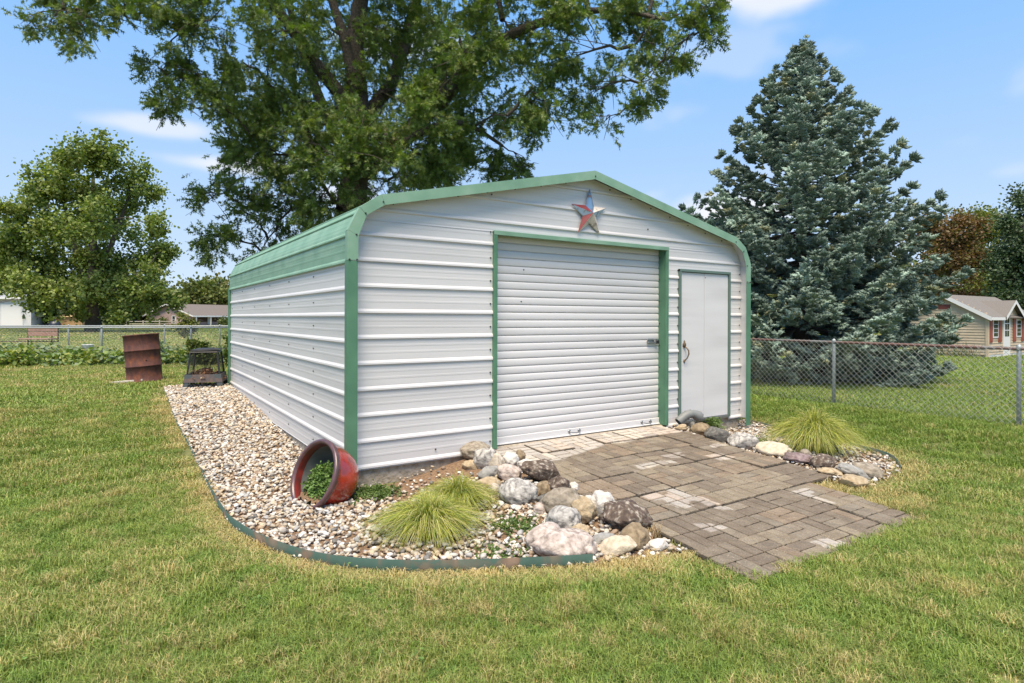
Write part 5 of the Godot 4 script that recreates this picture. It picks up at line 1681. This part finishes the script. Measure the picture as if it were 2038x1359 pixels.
	for sd in [[1.4, 1.72], [-gd - 0.7, 1.72]]:
		b = MB.new()
		b.quad(Vector3(-0.72, sd[1] - 0.22, sd[0]), Vector3(-0.72, sd[1] + 0.04, sd[0]), Vector3(-0.72, 3.99, -gd * 0.5), Vector3(-0.72, 3.72, -gd * 0.5))
		part("barge_board", b.done(), trim, h)
	b = MB.new()
	b.span(Vector3(-0.7, 1.5, 1.38), Vector3(gl + 0.7, 1.76, 1.45))
	part("gutter", b.done(), trim, h)
	for i in 5:
		b = MB.new()
		b.span(Vector3(0.05 + 3.0 * i, 0, 1.2), Vector3(0.22 + 3.0 * i, 1.6, 1.36))
		part("porch_post", b.done(), trim, h)
	b = MB.new()
	b.span(Vector3(1.0, 0.6, 0.02), Vector3(gl, 1.55, 0.06))
	part("porch_wall", b.done(), plain(0.08, 0.055, 0.045, 0.8), h)
	for x in [3.4, 8.0]:
		b = MB.new()
		b.span(Vector3(x, 0.1, 0.07), Vector3(x + 0.9, 1.6, 0.14))
		part("porch_door", b.done(), trim, h)
	b = MB.new()
	b.span(Vector3(-0.1, 0.35, -5.0), Vector3(-0.03, 1.75, -3.9))
	var hw := part("window", b.done(), trim, h)
	for j in 2:
		b = MB.new()
		b.span(Vector3(-0.13, 0.48 + 0.62 * j, -4.78), Vector3(-0.1, 1.0 + 0.62 * j, -4.12))
		part("pane", b.done(), glass, hw)
	for i in 3:
		var sp := Vector3(9.5, 0.03, -118.6) + away * (2.2 + 3.1 * i) - along * 1.5
		if i == 0: sp = Vector3(9.5, 0.03, -118.6) + along * 4.0 - away * 3.5
		var bl := []
		for k in 4: bl.append([sp.x + rng.randfn() * 0.4, 0.45 + 0.1 * k, sp.z + rng.randfn() * 0.4, 0.45])
		lobed_tree("shrub", ["rounded green shrub before the pink house porch", "low shrub under the pink house window", "pale shrub at the pink house corner"][i], sp, bl, [[[sp.x, 0, sp.z, 0.05], [sp.x, 0.3, sp.z, 0.04], [sp.x, 0.6, sp.z, 0.02]]], 60.0, broad_spray(9, 10, 0.2, 0.5), [[0.10, 0.14, 0.04], [0.14, 0.17, 0.05]], lin(0.4, 0.5, 0.12), 80 + i, 0.7, 1.2, "shrubs round the pink house")

	# white barn
	var w := thing("white_barn", "white barn with grey roof half hidden by the big tree", "barn", Vector3(-11.28, 0.03, -96.7))
	w.basis = Basis(Vector3.UP, deg_to_rad(-YAW) * 0.55)
	var white := grained(noise_tex(99, 0.02, [[0.0, 0.56, 0.57, 0.58], [1.0, 0.70, 0.70, 0.70]], 128, 3), 0.2, 0.7, true)
	b = MB.new()
	b.span(Vector3(-16, 0, -8), Vector3(0, 4.2, 0))
	b.tri(Vector3(0, 4.2, 0), Vector3(0, 4.2, -8), Vector3(0, 6.0, -4))
	part("wall", b.done(), white, w)
	b = MB.new()
	b.quadc(Vector3(-16.4, 4.0, 0.5), Vector3(0.4, 4.0, 0.5), Vector3(0.4, 6.1, -4), Vector3(-16.4, 6.1, -4), Vector3(-8, 0, -4))
	b.quadc(Vector3(-16.4, 4.0, -8.5), Vector3(0.4, 4.0, -8.5), Vector3(0.4, 6.1, -4), Vector3(-16.4, 6.1, -4), Vector3(-8, 0, -4))
	part("roof", b.done(), plain(0.27, 0.28, 0.30, 0.7), w)
	b = MB.new()
	b.span(Vector3(-16.4, 3.75, 0.42), Vector3(0.42, 4.02, 0.52))
	part("gutter", b.done(), trim, w)
	for i in 4:
		b = MB.new()
		b.span(Vector3(-14.4 + 3.7 * i, 0.1, 0.01), Vector3(-12.0 + 3.7 * i, 3.1, 0.07))
		part("panel_door", b.done(), trim, w)
	b = MB.new()
	b.tube([Vector3(-1.0, 3.0, 0.1), Vector3(-1.0, 3.2, 0.4), Vector3(-1.0, 2.85, 0.5)], [0.05, 0.05, 0.16], 8)
	part("yard_light", b.done(), plain(0.05, 0.05, 0.05), w)
	# tan outbuilding beside it
	var tb := thing("tan_outbuilding", "small tan building between the white barn and the big tree", "shed", Vector3(-9.0, 0.03, -98.5))
	tb.basis = Basis(Vector3.UP, deg_to_rad(-YAW))
	b = MB.new()
	b.span(Vector3(0.2, 0, -3), Vector3(3.9, 1.5, 0))
	part("wall", b.done(), plain(0.42, 0.26, 0.12, 0.8), tb)
	b = MB.new()
	b.quadc(Vector3(0, 1.45, 0.3), Vector3(4.1, 1.45, 0.3), Vector3(4.1, 2.2, -3.2), Vector3(0, 2.2, -3.2), Vector3(2, 0, -1))
	part("roof", b.done(), plain(0.55, 0.40, 0.22, 0.8), tb)
	b = MB.new(true)
	b.lathe([[0.75, 0.0], [0.75, 0.4], [0.6, 0.75], [0.3, 0.95], [0.0, 1.0]], 16, Transform3D(Basis(), Vector3(1.2, 0, 1.4)))
	part("dark_tank", b.done(), plain(0.02, 0.025, 0.04, 0.4), tb)

	# split-rail fence before the pink house
	var sf := thing("split_rail_fence", "pale split-rail fence on the lawn before the pink house", "fence", Vector3.ZERO)
	var wood := plain(0.42, 0.37, 0.29, 0.85)
	var a := Vector3(-0.6, 0.03, -104.0)
	var c := Vector3(8.5, 0.03, -109.0)
	for i in 5:
		var p := a.lerp(c, i / 4.0)
		b = MB.new()
		b.bbox(p + Vector3(0, 0.45, 0), Vector3(0.18, 0.95, 0.18), 0.02)
		part("post", b.done(), wood, sf)
		if i < 4:
			for y in [0.35, 0.75]:
				b = MB.new()
				b.tube([p + Vector3(0, y, 0), a.lerp(c, (i + 1) / 4.0) + Vector3(0, y, 0)], [0.07, 0.07], 5)
				part("rail", b.done(), wood, sf)

# ---------------------------------------------------------------- the vegetable plot
func make_garden():
	var rng := RandomNumberGenerator.new()
	rng.seed = 66
	var leaf := broad_spray(14, 9, 0.13, 0.26)
	var m := leafy(0.55, lin(0.5, 0.6, 0.15))
	var a := deg_to_rad(YAW)
	# vegetable plants in two rows along the fence
	var labels := ["broad-leaved squash plant in the vegetable row before the chain-link fence", "leafy vegetable plant in the row beyond the chain-link fence"]
	for row in 2:
		for i in 13:
			var u := (i + 0.3 + rng.randf() * 0.4) / 13.0
			var p := Vector3(-8.2, 0.3, -15.6).lerp(Vector3(2.2, 0.3, -11.9), u)
			if row == 1: p += Vector3(-0.45, 0, -1.25)
			else: p += Vector3(0.1, 0, 0.28)
			var t := thing("squash_plant", labels[row], "plant", p, ["vegetable plants before the fence", "vegetable plants beyond the fence"][row])
			var ws := []
			var wc := []
			var high := (0.14 + 0.16 * rng.randf()) if row == 0 else (0.16 + 0.22 * rng.randf())
			for k in 150:
				var o := Vector3(rng.randfn() * 0.36, 0, rng.randfn() * 0.26)
				o.y = 0.03 + high * rng.randf() * exp(-o.length_squared() * 2.0)
				ws.append(Transform3D((Basis(Vector3.UP, rng.randf() * TAU) * Basis(Vector3.RIGHT, rng.randfn() * 0.4)).scaled(Vector3.ONE * rng.randf_range(0.4, 0.85)), o))
				var v := rng.randf_range(0.75, 1.25)
				wc.append([Color(0.22 * v, 0.29 * v, 0.07 * v), Color(0.16 * v, 0.24 * v, 0.08 * v), Color(0.31 * v, 0.33 * v, 0.08 * v), Color(0.28 * v, 0.36 * v, 0.20 * v)][rng.randi_range(0, 3)])
			strewn("leaves", leaf, m, ws, wc, t)
	# young fruit trees on the far lawn
	for f in [[0.65, -22.6, 1.3, "young yellow-green sapling before the pink house gable"], [3.05, -18.6, 1.1, "small leafy sapling before the pink house porch"], [2.0, -15.0, 0.75, "spindly sapling just beyond the fire pit fence"]]:
		var bl := []
		for k in 5: bl.append([f[0] + rng.randfn() * 0.14, 0.3 + f[2] * (0.5 + 0.1 * k), f[1] + rng.randfn() * 0.14, 0.24 * f[2] / 1.2])
		lobed_tree("sapling", f[3], Vector3(f[0], 0.28, f[1]), bl, [[[f[0], 0.2, f[1], 0.02], [f[0], 0.3 + f[2] * 0.5, f[1], 0.014], [f[0], 0.3 + f[2], f[1], 0.006]]], 300.0, broad_spray(15, 6, 0.07, 0.16), [[0.22, 0.22, 0.05], [0.16, 0.19, 0.05]], lin(0.5, 0.6, 0.15), 90 + int(f[2] * 10), 0.8, 1.2, "saplings on the far lawn")
	# bushes beside the garage rear corner
	for f in [[0.75, -10.6, 0.75, "bright leafy bush at the garage rear corner before the fence"], [0.05, -11.6, 0.55, "low grassy bush by the chain-link fence near the garage"]]:
		var bl := []
		for k in 5: bl.append([f[0] + rng.randfn() * 0.16, 0.3 + f[2] * (0.2 + 0.16 * k), f[1] + rng.randfn() * 0.16, 0.24])
		lobed_tree("garden_bush", f[3], Vector3(f[0], 0.3, f[1]), bl, [[[f[0], 0.25, f[1], 0.02], [f[0], 0.4, f[1], 0.015], [f[0], 0.3 + f[2] * 0.7, f[1], 0.006]]], 420.0, broad_spray(16, 7, 0.06, 0.15), [[0.20, 0.24, 0.05], [0.13, 0.19, 0.045]], lin(0.5, 0.6, 0.15), 110 + int(f[2] * 10), 0.8, 1.2, "bushes at the garage rear corner")
	# garden bench with a plank back, and a wire arch
	var iron := plain(0.06, 0.04, 0.035, 0.7)
	var plank := grained(noise_tex(88, 0.03, [[0.0, 0.24, 0.14, 0.105], [1.0, 0.36, 0.24, 0.19]], 128, 4), 2.0, 0.85)
	var bench := thing("garden_bench", "weathered wooden bench back on a rusty frame behind the fence", "bench", Vector3(-3.45, 0.3, -15.6))
	bench.basis = Basis(Vector3.UP, -a)
	for i in 2:
		var b := MB.new()
		b.bbox(Vector3(0.0, 0.86 - 0.13 * i, 0), Vector3(0.82, 0.115, 0.03), 0.005)
		part("back_plank", b.done(), plank, bench)
	var b2 := MB.new()
	b2.bbox(Vector3(0, 0.60, 0.18), Vector3(0.82, 0.035, 0.36), 0.005)
	part("seat", b2.done(), plank, bench)
	for x in [-0.41, 0.24, 0.41]:
		b2 = MB.new()
		b2.tube([Vector3(x, 0, 0), Vector3(x, 0.92, 0)], [0.016, 0.016], 6)
		part("leg", b2.done(), iron, bench)
	b2 = MB.new()
	b2.tube([Vector3(-1.2, 0.52, 0), Vector3(0.41, 0.52, 0)], [0.011, 0.011], 5)
	part("frame_rail", b2.done(), iron, bench)
	var arch := thing("wire_arch", "thin dark wire garden arch behind the vegetable plants", "trellis", Vector3(-4.75, 0.3, -17.3))
	arch.basis = Basis(Vector3.UP, -a)
	for z in [0.0, 0.25]:
		b2 = MB.new(true)
		var pts := [Vector3(-0.2 + z * 0.3, 0, z)]
		for i in 9: pts.append(Vector3(-0.2 + z * 0.3 + 0.5 * (1.0 - cos(PI * i / 16.0)), 1.35 + 0.25 * sin(PI * i / 16.0), z))
		pts.append(Vector3(0.75 + z * 0.3, 1.7, z))
		b2.tube(pts, pts.map(func(_p): return 0.008), 5)
		part("hoop", b2.done(), iron, arch)
	b2 = MB.new()
	for i in 5: b2.tube([Vector3(-0.2, 0.25 + 0.27 * i, 0), Vector3(-0.125, 0.25 + 0.27 * i, 0.25)], [0.006, 0.006], 4)
	part("rungs", b2.done(), iron, arch)
	# white bucket
	b2 = MB.new(true)
	b2.lathe([[0.0, 0.0], [0.125, 0.0], [0.145, 0.33], [0.15, 0.335], [0.138, 0.33], [0.12, 0.02], [0.0, 0.02]], 20)
	var bucket := part("bucket", b2.done(), plain(0.72, 0.73, 0.74, 0.5), self, Transform3D(Basis(), Vector3(-2.42, 0.42, -14.6)))
	tag(bucket, "white plastic bucket on the soil behind the chain-link fence", "bucket")
	# soil of the plot
	b2 = MB.new(true)
	for i in 30:
		var u0 := i / 30.0
		var u1 := (i + 1) / 30.0
		var p0 := Vector3(-8.6, 0.312, -15.2).lerp(Vector3(2.6, 0.312, -11.2), u0)
		var p1 := Vector3(-8.6, 0.312, -15.2).lerp(Vector3(2.6, 0.312, -11.2), u1)
		var n := Vector3(-0.75, 0, -2.1)
		b2.quad(p0, p1, p1 + n, p0 + n)
	var plot := part("vegetable_plot_soil", b2.done(), mats.soil, self)
	tag(plot, "strip of bare soil under the vegetable plants", "", "", "structure")

# ---------------------------------------------------------------- lawn
func tuft_mesh(blades: int, high: float, spread: float, width: float, sd: int, lean: float) -> ArrayMesh:
	var rng := RandomNumberGenerator.new()
	rng.seed = sd
	var b := MB.new()
	for i in blades:
		var v := rng.randf_range(0.5, 1.4)
		if rng.randf() < 0.24: b.col(Color(v * 1.75, v * 1.35, v * 2.0))
		else: b.col(Color(v * rng.randf_range(0.85, 1.15), v, v * rng.randf_range(0.8, 1.2)))
		var ang := rng.randf() * TAU
		var p := Vector3(cos(ang), 0, sin(ang)) * spread * sqrt(rng.randf())
		var l := rng.randf() * TAU
		var dir := Vector3(cos(l), 0, sin(l))
		var h := high * rng.randf_range(0.55, 1.1)
		var ln := lean * rng.randf_range(0.2, 1.0)
		var sd2 := Vector3(-dir.z, 0, dir.x).rotated(Vector3.UP, rng.randfn() * 0.6) * width * rng.randf_range(0.7, 1.2)
		var m := p + Vector3(0, h * 0.6, 0) + dir * h * ln * 0.35
		var tip := p + Vector3(0, h * (1.0 - 0.3 * ln), 0) + dir * h * ln
		b.quad(p - sd2, p + sd2, m + sd2 * 0.75, m - sd2 * 0.75)
		b.tri(m - sd2 * 0.75, m + sd2 * 0.75, tip)
	return b.done()

func make_lawn():
	var lawn := Node3D.new()
	lawn.name = "lawn_grass"
	add_child(lawn)
	tag(lawn, "mown lawn of mixed green and straw-coloured grass", "grass", "", "stuff")
	var rng := RandomNumberGenerator.new()
	rng.seed = 101
	var patch := FastNoiseLite.new()
	patch.seed = 17
	patch.frequency = 0.75
	patch.fractal_octaves = 3
	var mott := FastNoiseLite.new()
	mott.seed = 18
	mott.frequency = 5.0
	mott.fractal_octaves = 2
	var m := leafy(0.6, lin(0.5, 0.55, 0.15))
	# near to far: [depth from, to, tufts, mesh, widening]
	var bands := [[0.5, 3.2, 10500, tuft_mesh(46, 0.060, 0.065, 0.0019, 1, 1.15), 1.0], [3.2, 6.0, 17500, tuft_mesh(46, 0.057, 0.075, 0.0023, 2, 1.15), 1.05], [6.0, 10.5, 19000, tuft_mesh(46, 0.056, 0.10, 0.0031, 3, 1.0), 1.2], [10.5, 18.0, 18000, tuft_mesh(46, 0.06, 0.17, 0.0052, 4, 0.9), 1.3], [18.0, 38.0, 15000, tuft_mesh(46, 0.07, 0.38, 0.011, 5, 0.8), 1.4], [38.0, 95.0, 12000, tuft_mesh(40, 0.09, 0.9, 0.028, 6, 0.8), 1.5]]
	for bd in bands:
		var ws := []
		var wc := []
		for i in bd[2]:
			var d := sqrt(lerpf(bd[0] * bd[0], bd[1] * bd[1], rng.randf()))
			var turn := rng.randf_range(-1.3, 1.3)
			var p := view_point(d * cos(turn), d * sin(turn))
			if Geometry2D.is_point_in_polygon(p, bed_left) or Geometry2D.is_point_in_polygon(p, ramp_area) or Geometry2D.is_point_in_polygon(p, bed_right) or Geometry2D.is_point_in_polygon(p, garage_area): continue
			var n := patch.get_noise_2d(p.x, p.y)
			var f := mott.get_noise_2d(p.x, p.y)
			var dry := 0.24 + n * 0.34 + f * 0.40
			var e := 9.0
			if d < 14.0:
				e = edge_distance(p, bed_left, 13)
				dry += 0.75 * smoothstep(0.34, 0.02, e)
				if p.x > 0.8: dry += 0.65 * smoothstep(0.55, 0.05, minf(edge_distance(p, ramp_area, 5), edge_distance(p, bed_right, 9)))
			if p.x > 5.6: dry -= 0.30
			if p.y < -8.0: dry += 0.12
			var h := 1.0 - 0.45 * smoothstep(0.3, 0.0, e) + n * 0.25 + f * 0.45
			var y := ground_height(p.x, p.y)
			ws.append(Transform3D((Basis(Vector3.UP, rng.randf() * TAU)).scaled(Vector3(bd[4], h * rng.randf_range(0.6, 1.35), bd[4])), Vector3(p.x, y - 0.004, p.y)))
			var v := rng.randf_range(0.82, 1.18)
			var green := Color(0.17, 0.28, 0.044).lerp(Color(0.275, 0.36, 0.066), clampf(0.5 + f, 0, 1))
			var straw := Color(0.60, 0.48, 0.22)
			var mix := clampf(dry + rng.randfn() * 0.32, 0.0, 1.0)
			var c := green.lerp(straw, mix * mix if mix < 0.6 else mix)
			wc.append(Color(c.r * v, c.g * v, c.b * v))
		scatter("blades", bd[3], m, ws, wc, lawn)
	# clover and broad-leaved weeds strewn through the grass
	var cs := []
	var cc := []
	for i in 2600:
		var d := sqrt(rng.randf_range(1.0, 200.0))
		var turn := rng.randf_range(-1.3, 1.3)
		var p := view_point(d * cos(turn), d * sin(turn))
		if patch.get_noise_2d(p.x * 1.7 + 40.0, p.y * 1.7) < 0.12: continue
		if Geometry2D.is_point_in_polygon(p, bed_left) or Geometry2D.is_point_in_polygon(p, ramp_area) or Geometry2D.is_point_in_polygon(p, bed_right) or Geometry2D.is_point_in_polygon(p, garage_area): continue
		cs.append(Transform3D(Basis(Vector3.UP, rng.randf() * TAU).scaled(Vector3.ONE * rng.randf_range(0.7, 1.3)), Vector3(p.x, ground_height(p.x, p.y) + rng.randf_range(0.02, 0.045), p.y)))
		var v := rng.randf_range(0.8, 1.2)
		cc.append(Color(0.15 * v, 0.27 * v, 0.06 * v))
	scatter("clover", leaflet_mesh(7, 0.013, 0.06), m, cs, cc, lawn)
